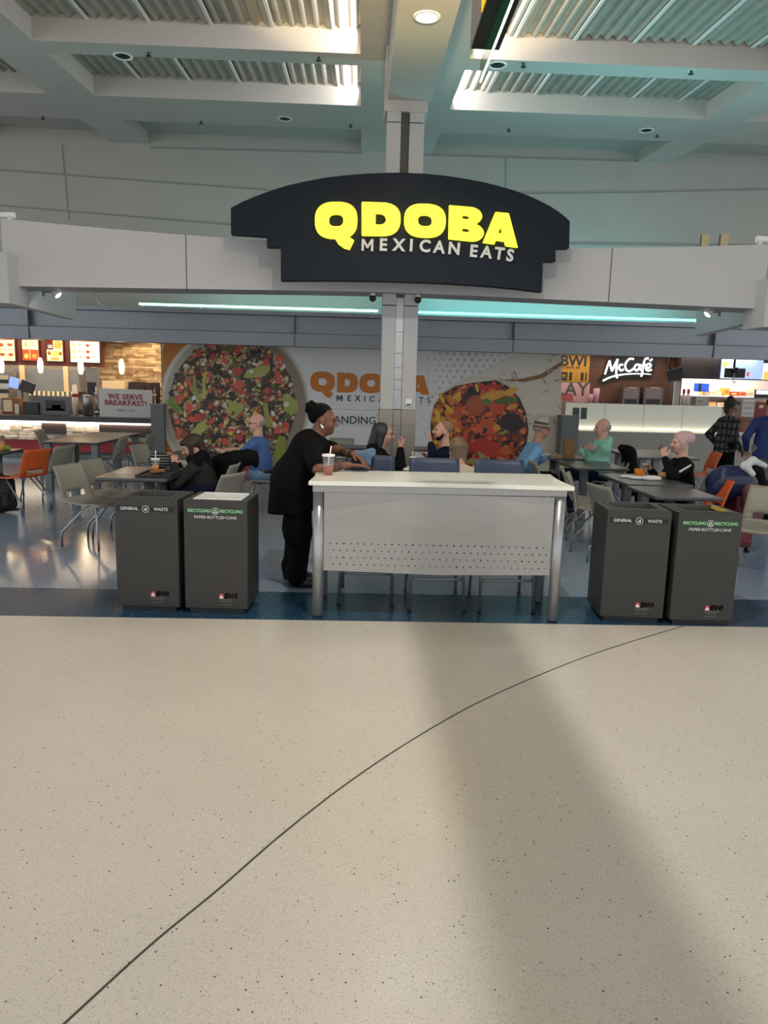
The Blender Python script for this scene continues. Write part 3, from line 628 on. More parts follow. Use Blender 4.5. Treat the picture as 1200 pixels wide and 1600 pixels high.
for (x, y) in ((437, 560), (434, 585), (372, 580), (374, 600), (376, 612), (418, 610), (283, 622), (296, 636), (310, 552), (370, 548), (352, 690), (374, 684), (434, 672), (446, 664), (416, 566)):
    pr.px(blob(x, y, 7.5, .8, 7, .25), shade('c24a3a', .12))
pr.done('salad_print', M_print)
pr = Print()                                    # burrito
tort = [(877, 549), (840, 547), (800, 556), (770, 572), (740, 585), (715, 596), (690, 612), (678, 630), (672, 655), (674, 690), (690, 742), (877, 742)]
pr.px(tort, 'bdb3a2'); pr.px([(877, 549), (835, 547), (800, 557), (772, 573), (738, 588), (790, 592), (830, 588), (860, 577), (877, 566)], 'c6beb0')
pr.px([(777, 594), (815, 592), (845, 585), (877, 565), (877, 572), (850, 590), (820, 597)], '7d5428')
fill = [(672, 690), (673, 660), (678, 634), (690, 616), (712, 603), (740, 598), (775, 594), (795, 604), (812, 622), (822, 645), (826, 672), (822, 700), (806, 742), (690, 742)]
pr.px(fill, '3a1712')
def inside(x, y, P):
    c = False
    for (x0, y0), (x1, y1) in zip(P, P[1:] + P[:1]):
        if (y0 > y) != (y1 > y) and x < (x1 - x0) * (y - y0) / (y1 - y0) + x0: c = not c
    return c
for i in range(1500):
    x, y = rnd.uniform(672, 827), rnd.uniform(594, 741)
    if not inside(x, y, fill): continue
    u = rnd.random(); left = x < 715
    c, r = ('b9791f', 4.5) if (left and u < .55) else rnd.choice([('bf5626', 5), ('a8441f', 5), ('8a3420', 4.5), ('34181a', 5), ('c8702c', 4.4), ('552622', 4.6), ('b03a22', 4.5)])
    bl = blob(x, y, r * rnd.uniform(.8, 1.9), rnd.uniform(.35, 1), 8)
    if all(inside(u, v, fill) for u, v in bl): pr.px(bl, shade(c, .25))
for x, y, r, sq, c, an in ((800, 660, 20, .8, '1d0d12', .3), (740, 612, 12, .8, '2a1016', 0), (742, 634, 14, 1.3, '9a4a26', 0), (776, 636, 13, 1, 'b0401e', 0), (760, 700, 26, .6, 'a82c18', .2), (770, 618, 22, .35, 'c08a2c', -.2), (798, 612, 12, .5, 'c79334', -.5), (790, 626, 22, .25, '48591e', -.1), (760, 628, 8, .7, '56702a', 0), (800, 636, 10, .4, 'c77a2a', -.3), (690, 622, 10, .35, 'c8942e', 1.1), (702, 640, 11, .3, 'cf9a2e', .9), (684, 650, 11, .35, 'd0a03a', 1.5), (694, 664, 12, .35, 'c9962c', -.6), (714, 618, 9, .3, 'cc9a34', -.8), (745, 606, 8, .3, 'caa04a', 1.3), (775, 604, 8, .4, 'b02a22', 0), (756, 606, 10, .5, 'b3261e', 0), (712, 650, 10, .6, 'b04a20', 0), (786, 676, 9, .25, '6f8a34', -.2), (742, 722, 12, .4, '7a8a30', .3), (752, 712, 9, .35, '8a9438', .8), (720, 690, 14, .6, 'a84820', .4), (790, 705, 12, .6, 'b0521e', 0), (760, 662, 12, .7, 'b04a22', 0)):
    pr.px(blob(x, y, r, sq, 12, .12, an), c)
for i in range(46):
    x, y = rnd.uniform(780, 876), rnd.uniform(552, 730)
    if inside(x, y, fill) or not inside(x, y, tort): continue
    pr.px(blob(x, y, rnd.uniform(3, 9), rnd.uniform(.12, .25), 8, .2, rnd.choice([-.3, 1.0, 1.2])), shade('a49783', .1))
pr.done('burrito_print', M_print)
pr = Print()                                    # soft grey dot pattern
for i in range(28):
    for j in range(16):
        x, y = 480 + i * 11.5 + (j % 2) * 5, 548 + j * 9 + i * .25
        k = max(0, 1 - abs(x - 735) / 110) if x > 652 else .25 * rnd.random()
        if inside(x, y, tort) or y > 720 or (x < 680 and rnd.random() < .5): continue
        if k > .08: pr.px(oval(x, y, 2.6 * k + .6, 2.6 * k + .6, 8), 'a9a9ac')
pr.done('dot_print', M_print)
M_mor = mat('mural_orange', 'd67a1e', .45); M_mbk = mat('mural_black', '242426', .5)
def mural_letter(ch, tl, br, m, bold=None):
    a, b_ = at(*tl, MY), at(*br, MY)
    obj('printed_letter', mapped(letter_mesh(ch, .0006), lambda u, v, d: Vector((a.x + (b_.x - a.x) * u, -.008 - d, b_.z + (a.z - b_.z) * v))), m, mural)
for ch, x0, x1, y0, y1 in (('Q', 485, 523, 580, 613), ('D', 527, 559, 582, 614), ('O', 562, 598, 583, 615), ('B', 602, 634, 584, 616), ('A', 636, 671, 586, 617)): mural_letter(ch, (x0, y0), (x1, y1), M_mor)
def mural_text(s, px, py, size, space=1.0, bold=.012, m=None):
    q = at(px, py, MY); obj('printed_words', mapped(text_mesh(s, size, .0006, bold, 'LEFT', space), lambda u, v, d: Vector((q.x + u, -.008 - d, q.z + v))), m or M_mbk, mural)
mural_text('E X I C A N   E A T S', 542.5, 622.6, .165, 1.13, .010)
q = at(526, 622, MY); obj('printed_words', mapped(outline_mesh([GLYPH_M], .0006), lambda u, v, d: Vector((q.x + u * .115, -.008 - d, q.z - .058 + v * .116))), M_mbk, mural); mural_text('LANDING', 513, 656, .215, 1.02, .006); mural_text('®', 674, 620, .06)
obj('seam', MB().box((at(430, 640, MY).x - 1.28 + .004, -.006, .06), (at(430, 640, MY).x - 1.28 + .012, -.0045, 2.44)), mat('seam_grey', '8e8a86', .5), mural)
b = MB()
for y in (640, 664): b.box((at(490, y, MY).x, -.004, at(540, y, MY).z - .004), (at(600, y, MY).x, -.0032, at(540, y, MY).z + .004))
obj('rule_lines', b, mat('rule_grey', 'a4a3a2', .5), mural)

# ------------------------------------------------------------------ litter bins
def open_box(w_, d, h, th, z0=0.0, fl=.10):              # local: front face on y=0, walls with thickness, open top
    b = MB(); bm = b.bm; ring = lambda i, z: [bm.verts.new(p) for p in ((-w_ / 2 + i, i, z), (w_ / 2 - i, i, z), (w_ / 2 - i, d - i, z), (-w_ / 2 + i, d - i, z))]
    A, B, C, D = ring(0, z0), ring(0, h), ring(th, h), ring(th, z0 + fl)
    for P, Q in ((A, B), (B, C), (C, D)):
        for k in range(4): bm.faces.new((P[k], P[(k + 1) % 4], Q[(k + 1) % 4], Q[k]))
    bm.faces.new(A[::-1]); bm.faces.new(D); bmesh.ops.bevel(bm, geom=[e for e in bm.edges if e.calc_length() > .3], offset=.004, segments=1, affect='EDGES'); return b
M_gband = mat('green_band', '0c4a22', .5); M_kband = mat('black_band', '0a0a0b', .5); M_print_w = mat('white_print', 'd8d8d4', .5); M_logo_r = mat('logo_red', 'b0283a', .5); M_logo_w = mat('logo_white', 'e8d8d4', .5); M_logo_k = mat('logo_black', '040405', .9); M_logo_g = mat('logo_grey', '8b8886', .5)
def ring_mesh(r0, r1, n=28): return outline_mesh([oval(0, 0, r1, r1, n), oval(0, 0, r0, r0, n)[::-1]], .001)
W_, D_, H_ = .456, .42, .83
def litter_bin(kind, loc, rz, label, liner=True):
    t = thing('litter_bin', label, 'bin', loc, rz, group='bins by the counter'); hh = H_
    obj('body', open_box(W_, D_, hh, .052, .035), M_bin, t); obj('plinth', MB().box((-W_ / 2 + .03, .02, 0), (W_ / 2 - .03, D_ - .03, .034)), M_black, t)
    rim = MB(); rim.bm.free(); rim = open_box(W_ - .11, D_ - .11, hh + .006, .012, hh - .10, .004); bmesh.ops.translate(rim.bm, vec=(0, .055, 0), verts=rim.bm.verts[:]); obj('rim', rim, M_liner if kind == 'recycle' and liner else M_binlid, t)
    if not liner:
        obj('bag_edge', MB().box((W_ / 2 - .075, .07, hh - .02), (W_ / 2 - .066, D_ - .07, hh + .0075)), mat('yellow_bag', 'c2a548', .5), t)
    if kind == 'waste' or not liner: obj('opening', MB().box((-W_ / 2 + .075, .075, hh - .135), (W_ / 2 - .075, D_ - .075, hh - .12)), M_black, t)
    else: obj('liner_bag', sdf_mesh([cap((-.15, .10, hh - .10), (.15, .10, hh - .10), .025), cap((-.14, .30, hh - .10), (.14, .32, hh - .09), .03), cap((-.15, .2, hh - .10), (.15, .22, hh - .105), .05), elp((-.12, .3, hh - .06), (.05, .04, .03))], .008), M_liner, t)
    z = hh - .075; obj('label_band', MB().box((-W_ / 2 + .025, -.0022, z - .019), (W_ / 2 - .025, .0, z + .019)), M_kband if kind == 'waste' else M_gband, t)
    put = lambda me, x, zz, m, nm='lettering': obj(nm, mapped(me, lambda u, v, d: Vector((x + u, -.0032 - d, zz + v))), m, t)
    put(ring_mesh(.022, .0255), 0, z, M_print_w, 'emblem_ring'); put(outline_mesh([oval(0, 0, .022, .022, 28)], .0004), 0, z, M_kband if kind == 'waste' else M_gband, 'emblem_disc')
    if kind == 'waste':
        put(text_mesh('GENERAL', .031, .001, .01), -.118, z, M_print_w); put(text_mesh('WASTE', .031, .001, .01), .110, z, M_print_w)
        put(outline_mesh([[(-.010, -.012), (-.001, -.012), (-.001, -.002), (-.010, .001)], [(.001, -.012), (.010, -.012), (.009, .010), (.003, .013), (.001, .006)], oval(-.006, .005, .0028, .0028, 10)], .0012), 0, z, M_print_w, 'emblem')
    else:
        put(text_mesh('RECYCLING', .0305, .001, .004), -.114, z, mat('pale_green', 'bfe8bb', .5)); put(text_mesh('RECYCLING', .0305, .001, .004), .114, z, MATS['pale_green'])
        put(text_mesh('PAPER•BOTTLES•CANS', .030, .001, .004), 0, z - .046, M_print_w)
        tri = [(.016 * math.cos(a), .016 * math.sin(a) - .003) for a in (PI / 2 - .25, PI / 2 + .25, PI * 7 / 6 - .25, PI * 7 / 6 + .25, PI * 11 / 6 - .25, PI * 11 / 6 + .25)]
        put(outline_mesh([tri, [(x * .5, y * .5 - .0015) for x, y in tri][::-1]], .0012), 0, z, M_print_w, 'emblem')
    lx, lz = .085, .115                          # airport logo near the foot
    put(outline_mesh([[(-.035, -.001), (0, -.001), (0, .036), (-.035, .036)]], .0006), lx - .03, lz, M_logo_r, 'logo_square')
    put(outline_mesh([[(-.033, 0), (-.002, 0), (-.005, .010), (-.010, .019), (-.015, .022), (-.0155, .031), (-.0195, .031), (-.020, .022), (-.025, .019), (-.030, .010)]], .0012), lx - .03, lz, M_logo_w, 'logo_dome')
    put(text_mesh('BWI', .054, .001, .022, 'LEFT', .9, .12), lx - .028, lz + .018, M_logo_k, 'logo_letters')
    put(text_mesh('BALTIMORE/WASHINGTON', .0088, .0008, .01, 'LEFT'), lx - .066, lz - .010, M_logo_g); put(text_mesh('INTERNATIONAL', .0088, .0008, .01, 'LEFT', 1.3), lx - .062, lz - .022, M_logo_g); put(text_mesh('A I R P O R T', .0125, .0008, .01, 'LEFT', 1.25), lx - .066, lz - .046, M_logo_g)
    return t
litter_bin('waste', (-1.515, 5.215, 0), R_(-3.6), 'graphite general waste bin with black label band, leftmost of the four bins')
litter_bin('recycle', (-1.017, 5.183, 0), R_(-3.2), 'graphite recycling bin with green label band, left of the white counter')
litter_bin('waste', (2.012, 5.131, 0), R_(-4.6), 'graphite general waste bin with black label band, right of the white counter')
litter_bin('recycle', (2.507, 5.082, 0), R_(-1.5), 'graphite recycling bin with green label band, rightmost of the four bins', False)

# ------------------------------------------------------------------ white counter
t = thing('bar_counter', 'white stone-topped bar counter with perforated steel front panel on round legs', 'counter', (.57, 5.43, 0)); O = Vector((.57, 5.43, 0))
fr = [(-.35 + 1.855 * i / 24, 5.055 + .035 * math.sin(PI * i / 24)) for i in range(25)]; rt = [(1.505 - .025 * math.sin(PI * i / 8) + .02 * i / 8, 5.055 + .745 * i / 8) for i in range(1, 9)]
bk = [(1.525 - 1.87 * i / 12, 5.80 - .02 * math.sin(PI * i / 12) - .03 * i / 12) for i in range(1, 13)]; lf = [(-.35 + .025 * math.sin(PI * i / 8), 5.77 - .715 * i / 8) for i in range(1, 8)]
b = MB().prism([(x - O.x, y - O.y, .972) for x, y in fr + rt + bk + lf], (0, 0, .030)); bmesh.ops.bevel(b.bm, geom=[e for e in b.bm.edges if abs(e.verts[0].co.z - e.verts[1].co.z) < 1e-5], offset=.004, segments=2, affect='EDGES')
obj('countertop', b, M_count, t)
obj('apron', MB().box((-.325 - O.x, 5.125 - O.y, .915), (1.475 - O.x, 5.74 - O.y, .9715), bev=.006), M_cpanel, t)
for x, y in ((-.285, 5.165), (1.43, 5.13), (-.275, 5.69), (1.44, 5.62)):
    lg = obj('leg', MB().cyl((x - O.x, y - O.y, .012), (x - O.x, y - O.y, .914), .039, n=24), M_cleg, t); obj('foot', MB().cyl((x - O.x, y - O.y, 0), (x - O.x, y - O.y, .012), .033, n=20), M_dark, lg)
loops = [[(-.245, .345), (.575, .328), (1.385, .345), (1.385, .914), (-.245, .914)]]
for r_ in range(4):
    for k in range(32): loops.append(oval(-.20 + .0493 * (k + (r_ % 2) * .5), .545 - .0515 * r_, .0068, .0068, 10)[::-1])
obj('front_panel', mapped(outline_mesh(loops, .003), lambda u, v, d: Vector((u, 5.128 - .02 * (u - .57) - d + .012 * math.cos((v - .33) * 2.6), v)) - O), M_cpanel, t)

# ------------------------------------------------------------------ chairs, stools, tables
def shell(t, col, sh, sb, wd, tilt=.10, high=.36):
    prof = []                                     # (y, z) from the front lip back and up
    for i in range(9): u = i / 8; prof.append((.22 - .40 * u, sh + .012 - .02 * math.sin(PI * u) - (.03 if i == 0 else 0)))
    for i in range(1, 6): a = PI / 2 * i / 5.0; prof.append((-.18 - .055 * math.sin(a), sh + .012 + .055 * (1 - math.cos(a))))
    for i in range(1, 9): u = i / 8; prof.append((-.235 - tilt * u ** 1.4, sh + .067 + (high - .067) * u))
    nc = 11; rows = []
    for i, (y, z) in enumerate(prof):
        wz = wd * (1.0 if i < 9 else (1.0 - .10 * (i - 9) / 12))
        rows.append([((j / (nc - 1) - .5) * wz, y - (.03 * (1 - (2 * j / (nc - 1) - 1) ** 2) if i > 12 else 0), z + (.012 * (2 * j / (nc - 1) - 1) ** 2 if i < 10 else 0)) for j in range(nc)])
    slot = lambda i, j: i < 2 and 2 <= j <= nc - 4
    obj('seat', MB().sheet(rows[:13], .014), col, t); obj('backrest', MB().sheet(rows[12:], .014, skip=slot), col, t)
def make_chair(col, label):
    t = thing('dining_chair', label, 'chair'); shell(t, col, .44, 0, .44)
    for s_ in (-1, 1):
        obj('leg', MB().tube([(s_ * .13, .12, .432), (s_ * .17, .15, .415), (s_ * .215, .19, .15), (s_ * .215, .20, .12), (s_ * .215, .20, 0)], .0115), M_chrome, t)
        obj('leg', MB().tube([(s_ * .13, .06, .432), (s_ * .17, .02, .415), (s_ * .215, -.235, .16), (s_ * .215, -.25, .125), (s_ * .215, -.255, 0)], .0115), M_chrome, t)
    obj('under_frame', MB().box((-.14, .04, .418), (.14, .14, .434)), M_chrome, t); return t
proto = {k: make_chair(m, '') for k, m in (('grey', M_grey), ('orange', M_orange))}; used = set()
def chair(kind, x, y, rz, label, group=None):
    group = group or 'dining chairs at the tables'
    if kind not in used:
        used.add(kind); c = proto[kind]; c.location = (x, y, 0); c.rotation_euler = (0, 0, R_(rz)); c['label'] = label; c['group'] = group; return c
    return dup(proto[kind], (x, y, 0), R_(rz), label, group)
chair('grey', -2.63, 7.37, -112, 'grey plastic chair nearest the left general waste bin, turned towards the table')
chair('grey', -2.56, 7.88, -104, 'grey plastic chair at the tray table, just behind the nearest grey chair on the left')
chair('orange', -4.20, 9.18, 66, 'orange plastic chair at far left, over the black backpack on the floor')
chair('grey', -4.12, 9.70, 76, 'grey plastic chair directly behind the far-left orange chair')
chair('grey', -5.0, 12.45, -88, 'grey plastic chair on the far side of the long tables by the stone counter')
chair('grey', -3.90, 11.30, 88, 'grey plastic chair seen edge-on at the right end of the long tables')
chair('grey', -3.72, 12.2, 84, 'grey plastic chair behind the edge-on one, nearest the breakfast sign')
chair('grey', -2.66, 9.9, -108, 'grey plastic chair behind the striped bag, facing the table of the man in blue')
chair('grey', -1.50, 7.20, 64, 'grey plastic chair showing its back above the left recycling bin')
chair('grey', -1.66, 7.92, 84, 'grey plastic chair under the woman in the dark jacket')
chair('orange', -1.62, 8.72, 90, 'orange plastic chair seen side-on with a black backpack on its seat')
chair('grey', -1.20, 9.42, 92, 'grey plastic chair under the man in the blue checked shirt')
chair('grey', .12, 8.42, -88, 'grey plastic chair under the woman in the black hooded top')
chair('grey', 1.15, 8.45, 88, 'grey plastic chair under the bald bearded man')
chair('grey', 1.05, 7.45, 10, 'grey plastic chair under the light-haired person with bowed head')
chair('grey', 1.98, 9.58, -90, 'grey plastic chair under the man in the straw hat')
chair('grey', 2.46, 9.0, -90, 'grey plastic chair in front of the straw-hatted man\'s legs, at the dark table')
chair('grey', 2.54, 7.62, -108, 'grey plastic chair just right of the counter end, nearer of two overlapping')
chair('grey', 2.64, 8.22, -104, 'grey plastic chair just right of the counter end, farther of two overlapping')
chair('grey', 2.56, 6.86, -76, 'grey plastic chair showing its back behind the right general waste bin')
chair('orange', 3.47, 7.50, 88, 'orange plastic chair behind the right recycling bin')
chair('grey', 3.68, 8.20, 80, 'grey plastic chair under the woman in the pale headscarf')
chair('grey', 3.74, 6.66, 136, 'grey plastic chair at the right edge, beside the right recycling bin')
chair('grey', 3.38, 10.10, 90, 'grey plastic chair under the man in the mint hooded top, draped with a black jacket')
chair('grey', 4.75, 12.25, 80, 'grey plastic chair on the far side of the back table by the glowing panel')
chair('orange', 5.12, 11.1, 85, 'orange plastic chair mostly hidden behind the woman in the headscarf')
chair('grey', -.30, 11.75, 180, 'grey plastic chair against the mural, behind the standing woman in black')

def make_stool(label):
    t = thing('bar_stool', label, 'stool', group='blue bar stools at the counter'); shell(t, M_blue, .70, 0, .44, .07, .40)
    for sx in (-1, 1):
        for sy in (-1, 1):
            lg = obj('leg', MB().tube([(sx * .15, sy * .13, .69), (sx * .19, sy * .17, .66), (sx * .205, sy * .25, .01)], .0125), M_chrome, t); obj('foot_cap', MB().cyl((sx * .205, sy * .25, 0), (sx * .205, sy * .25, .02), .016, n=10), M_black, lg)
    obj('footrest', MB().tube([(-.20, .215, .24), (.20, .215, .24)], .010), M_chrome, t); obj('under_frame', MB().box((-.16, -.14, .675), (.16, .14, .692)), M_chrome, t); return t
st = make_stool('dark blue bar stool at the counter with a denim cloth over its back'); st.location = (.075, 5.70, 0); st.rotation_euler = (0, 0, R_(178))
dup(st, (.60, 5.57, 0), R_(180), 'middle of the three dark blue bar stools at the counter', st['group']); dup(st, (1.125, 5.56, 0), R_(180.5), 'dark blue bar stool nearest the right end of the counter', st['group'])
one('denim_cloth', sdf_mesh([cap((-.03, 5.965, 1.10), (.10, 5.97, 1.135), .03, k=.03), cap((.02, 5.93, 1.09), (.10, 5.925, 1.115), .028, k=.03), cap((-.05, 5.93, 1.09), (.05, 5.915, 1.06), .022, k=.03), cap((.06, 5.91, 1.10), (.07, 5.905, 1.04), .024, k=.03)], .007), mat('denim_pale', '5b7088', .9, var=.25, vscale=30), 'pale blue denim cloth hung over the back of the left bar stool', 'cloth')

def table(x0, x1, y0, y1, legs, label, z=.74, round_=.02):
    cx, cy = (x0 + x1) / 2, (y0 + y1) / 2; t = thing('dining_table', label, 'table', (cx, cy, 0), group='dark dining tables')
    obj('tabletop', MB().box((x0 - cx, y0 - cy, z - .022), (x1 - cx, y1 - cy, z), bev=.004), M_table, t); obj('edge_band', MB().box((x0 - cx + .006, y0 - cy + .006, z - .034), (x1 - cx - .006, y1 - cy - .006, z - .0221)), M_tabled, t)
    for kind, lx, ly in legs:
        if kind == 's': obj('leg', MB().box((lx - .045, ly - .045, 0), (lx + .045, ly + .045, z - .035), bev=.006), M_tableleg, t)
        else:
            lg = obj('pedestal', MB().cyl((lx, ly, .02), (lx, ly, z - .035), .05, n=20), M_tableleg, t); obj('foot_plate', MB().box((lx - .22, ly - .03, 0), (lx + .22, ly + .03, .02), bev=.005).box((lx - .03, ly - .22, 0), (lx + .03, ly + .22, .02), bev=.005), M_dark, lg)
    return t
sq = lambda w_, d: [('s', a, b_) for a in (-w_, w_) for b_ in (-d, d)]
table(-2.50, -1.82, 6.97, 7.95, [('p', 0.1, -.22), ('p', 0.1, .25)], 'dark laminate table with a tray and juice cup behind the left bins')
table(-4.62, -3.82, 10.85, 11.92, sq(.34, .46), 'nearer of the long dark tables in front of the stone-clad counter')
table(-4.66, -3.86, 11.95, 13.1, sq(.34, .48), 'farther of the long dark tables in front of the stone-clad counter')
table(-5.3, -4.36, 9.0, 9.68, [('p', .30, 0)], 'dark table at the left edge holding wrapped food')
table(-2.45, -1.72, 9.05, 9.95, [('p', 0, 0)], 'dark table in front of the man in the blue checked shirt')
table(.42, .92, 8.02, 8.72, [('p', 0, 0)], 'dark table between the seated couple, holding two iced drinks')
table(-.9, 1.6, 11.0, 11.6, [('p', -.8, 0), ('p', .0, 0), ('p', .8, 0)], 'long dark-edged table running in front of the mural behind the column')
table(2.40, 3.14, 10.1, 10.75, [('p', 0, 0)], 'dark table holding the brown paper bag')
table(2.64, 3.30, 8.85, 9.78, [('s', -.06, .1)], 'dark table right of the counter, with the black-jacketed chair beyond it')
table(2.74, 3.42, 7.36, 8.34, [('s', -.08, -.25), ('s', -.08, .25)], 'dark table littered with white wrappers in front of the woman in the headscarf')
table(2.68, 3.30, 6.50, 7.24, [('p', .0, .05), ('p', .22, .05)], 'dark empty table directly behind the right bins')
table(4.02, 4.95, 10.55, 12.0, [('s', -.30, -.5), ('s', -.1, -.5), ('s', -.30, .5)], 'dark long table at the back right, near the glowing frosted panel')

# ------------------------------------------------------------------ drinks, food, bags
M_clear = mat('clear_plastic', 'dfe4e6', .12, alpha=.09); M_oj = mat('orange_juice', 'd98d10', .4); M_tea = mat('iced_tea', '8a3f16', .35); M_straw = mat('straw', 'ece6e2', .5)
def cup(loc, h, r, drink, fillh, label, lid=True, straw=(.02, .0, .07)):
    t = thing('drink_cup', label, 'cup', loc); r0 = r * .76
    obj('cup_wall', MB().lathe([(0, .0), (r0, .0), (r, h), (r - .002, h), (r0 - .002, .003), (0, .003)], n=28), M_clear, t)
    rf = r0 + (r - r0) * fillh - .003; obj('drink', MB().lathe([(0, .004), (r0 - .003, .004), (rf, h * fillh), (0, h * fillh)], n=28), drink, t)
    if lid: obj('lid', MB().lathe([(r + .003, h - .006), (r + .004, h + .006), (r - .003, h + .010), (.008, h + .011), (.006, h + .009)], n=28), M_white_p, t)
    if straw: obj('straw', MB().tube([(-straw[0] * .6, 0, .02), (straw[0], 0, h + straw[2])], .0045), M_straw, t)
    return t
q = at(513, 736, 5.42); cup((q.x, 5.42, 1.0025), .145, .045, mat('peach_drink', '9c4200', .6, spec=.1), .42, 'clear lidded cup of orange-red iced drink with straw on the white counter')
cup((-2.10, 7.62, .7405), .12, .042, M_oj, .5, 'lidded cup of orange juice with straw beside the tray', True, (.004, 0, .09))
cup((.60, 8.25, .7405), .135, .043, M_tea, .62, 'cup of iced tea with straw on the couple\'s table', True, (-.006, 0, .07)); cup((.77, 8.36, .7405), .11, .045, M_oj, .3, 'cup of yellow drink with straw, right of the iced tea', True, (.03, 0, .08))
cup((-4.46, 9.3, .7405), .12, .042, M_oj, .8, 'yellow drink in a clear cup at the left edge table', False, None)
M_paper = mat('white_paper', 'd8d5d2', .8, bump=.5, bscale=20); M_kraft = mat('kraft_paper', '8a6a4c', .85, var=.1, vscale=6, bump=.4, bscale=15)
def heap(name, loc, prims, m, label, cat, vox=.008):
    return one(name, sdf_mesh([(p[0], p[1] + np.array(loc), *( [p[2] + np.array(loc)] if p[0] == 'c' else [p[2]]), *p[3:]) for p in prims], vox), m, label, cat)
t = thing('food_tray', 'dark round-cornered tray with food scraps on the left table', 'tray', (-1.98, 7.30, .7405)); obj('tray_base', MB().box((-.15, -.2, 0), (.15, .2, .008), bev=.003).box((-.17, -.22, .004), (-.15, .22, .022)).box((.15, -.22, .004), (.17, .22, .022)).box((-.15, -.22, .004), (.15, -.2, .022)).box((-.15, .2, .004), (.15, .22, .022)), M_black, t)
heap('taco', (-2.02, 7.30, .760), [elp((0, 0, 0.012), (.05, .03, .025)), elp((.05, .05, .012), (.04, .03, .022))], mat('taco_shell', '8a5a34', .8), 'browned folded food on the dark tray', 'food')
heap('clear_clamshell', (-2.32, 7.28, .7405), [elp((0, 0, .015), (.10, .08, .03)), elp((.03, .04, .02), (.06, .05, .03))], M_clear, 'crumpled clear plastic food box on the left table', 'food box')
heap('striped_bag', (-2.12, 7.86, .7405), [elp((0, 0, .08), (.13, .045, .085)), elp((-.06, 0, .13), (.04, .03, .055)), cap((.06, 0, .12), (.13, 0, .02), .03)], stripe_mat('zebra', '0b0b0c', 'b8bab8', 34, 2, .84), 'black bag with thin white stripes behind the juice cup', 'bag')
heap('food_wrap', (-4.5, 9.42, .7405), [elp((.02, 0, .03), (.09, .06, .04)), elp((-.05, .02, .03), (.05, .05, .045))], mat('lettuce', '8a9a3c', .7, var=.4, vscale=30), 'green salad in white paper at the left edge table', 'food')
heap('takeaway_bag', (-4.62, 9.56, .7405), [elp((0, 0, .07), (.10, .06, .08)), cap((-.04, 0, .1), (.06, 0, .15), .03)], M_kraft, 'crumpled brown paper bag behind the salad at the left edge', 'paper bag')
heap('napkin', (.53, 8.14, .7405), [elp((0, 0, .015), (.07, .05, .022)), elp((.04, .05, .02), (.04, .05, .03))], M_paper, 'crumpled white napkins left of the iced tea', 'napkin'); heap('snack', (.86, 8.16, .7405), [elp((0, 0, .015), (.045, .04, .022))], mat('bun', 'a8794c', .8), 'small bread roll right of the yellow drink', 'food')
heap('food_wrapper', (3.02, 7.85, .7405), [elp((0, 0, .012), (.10, .07, .02)), elp((.12, -.08, .018), (.11, .07, .03)), elp((-.08, .12, .01), (.08, .06, .016))], M_paper, 'spread white food wrappers on the table of the woman in the headscarf', 'wrapper')
t = thing('snack_box', 'small orange food carton behind the white wrappers', 'carton', (3.14, 8.12, .7405)); obj('carton', MB().box((-.05, -.03, 0), (.05, .03, .055), bev=.004), mat('carton_orange', 'cf7c12', .6), t); obj('flap', MB().box((-.05, .028, .055), (.05, .032, .08)), mat('carton_orange', ''), t)
heap('bread_roll', (3.34, 7.95, .7405), [elp((0, 0, .035), (.06, .05, .036))], mat('bun', ''), 'brown bread roll at the right end of the wrappers', 'food')
b = MB().box((-.075, -.05, 0), (.075, .05, .24)); bmesh.ops.subdivide_edges(b.bm, edges=b.bm.edges[:], cuts=3, use_grid_fill=True)
for v in b.bm.verts: v.co += Vector((rnd.uniform(-.005, .005), rnd.uniform(-.005, .005) + (.012 if abs(v.co.x) < .04 and v.co.z > .1 else 0), rnd.uniform(-.006, .006) if v.co.z > .2 else 0))
q = at(888, 713, 10.3); t = thing('paper_bag', 'upright brown paper bag standing on the table left of the man in mint', 'paper bag', (q.x, 10.3, .7405)); obj('bag_body', b, M_kraft, t); obj('folded_top', MB().box((-.076, -.03, .236), (.076, .03, .252)), M_kraft, t)
heap('napkin', (2.62, 10.28, .7405), [elp((0, 0, .02), (.11, .06, .03))], M_paper, 'white napkin heap left of the brown paper bag', 'napkin')
M_bag = mat('black_nylon', '0d0d0f', .6, bump=.3, bscale=40)
def backpack(loc, rz, s, label):
    t = thing('backpack', label, 'backpack', loc, R_(rz)); k = s
    obj('main_compartment', sdf_mesh([cap((-.10 * k, 0, .10 * k), (-.10 * k, 0, .36 * k), .085 * k, .07 * k, .05), cap((.10 * k, 0, .10 * k), (.10 * k, 0, .36 * k), .085 * k, .07 * k, .05), cap((0, 0, .09 * k), (0, 0, .40 * k), .09 * k, .07 * k, .05)], .01), M_bag, t)
    obj('front_pocket', sdf_mesh([cap((-.07 * k, -.09 * k, .10 * k), (-.07 * k, -.08 * k, .20 * k), .05 * k, k=.04), cap((.07 * k, -.09 * k, .10 * k), (.07 * k, -.08 * k, .20 * k), .05 * k, k=.04)], .01), M_bag, t)
    obj('handle', MB().tube([(-.05 * k, 0, .45 * k), (-.03 * k, 0, .50 * k), (.03 * k, 0, .50 * k), (.05 * k, 0, .45 * k)], .008), mat('grey_webbing', '5c5c5e', .7), t)
    obj('zip', MB().tube([(-.15 * k, -.07 * k, .14 * k), (-.14 * k, -.065 * k, .34 * k), (0, -.066 * k, .43 * k), (.14 * k, -.065 * k, .34 * k), (.15 * k, -.07 * k, .14 * k)], .004), MATS['grey_webbing'], t); return t
backpack((-4.42, 9.1, 0), 20, 1.05, 'black backpack on the floor under the left edge table'); backpack((-1.72, 8.60, .453), 20, .88, 'black backpack standing on the seat of the side-on orange chair')
M_coat = mat('black_cloth', '101012', .9)
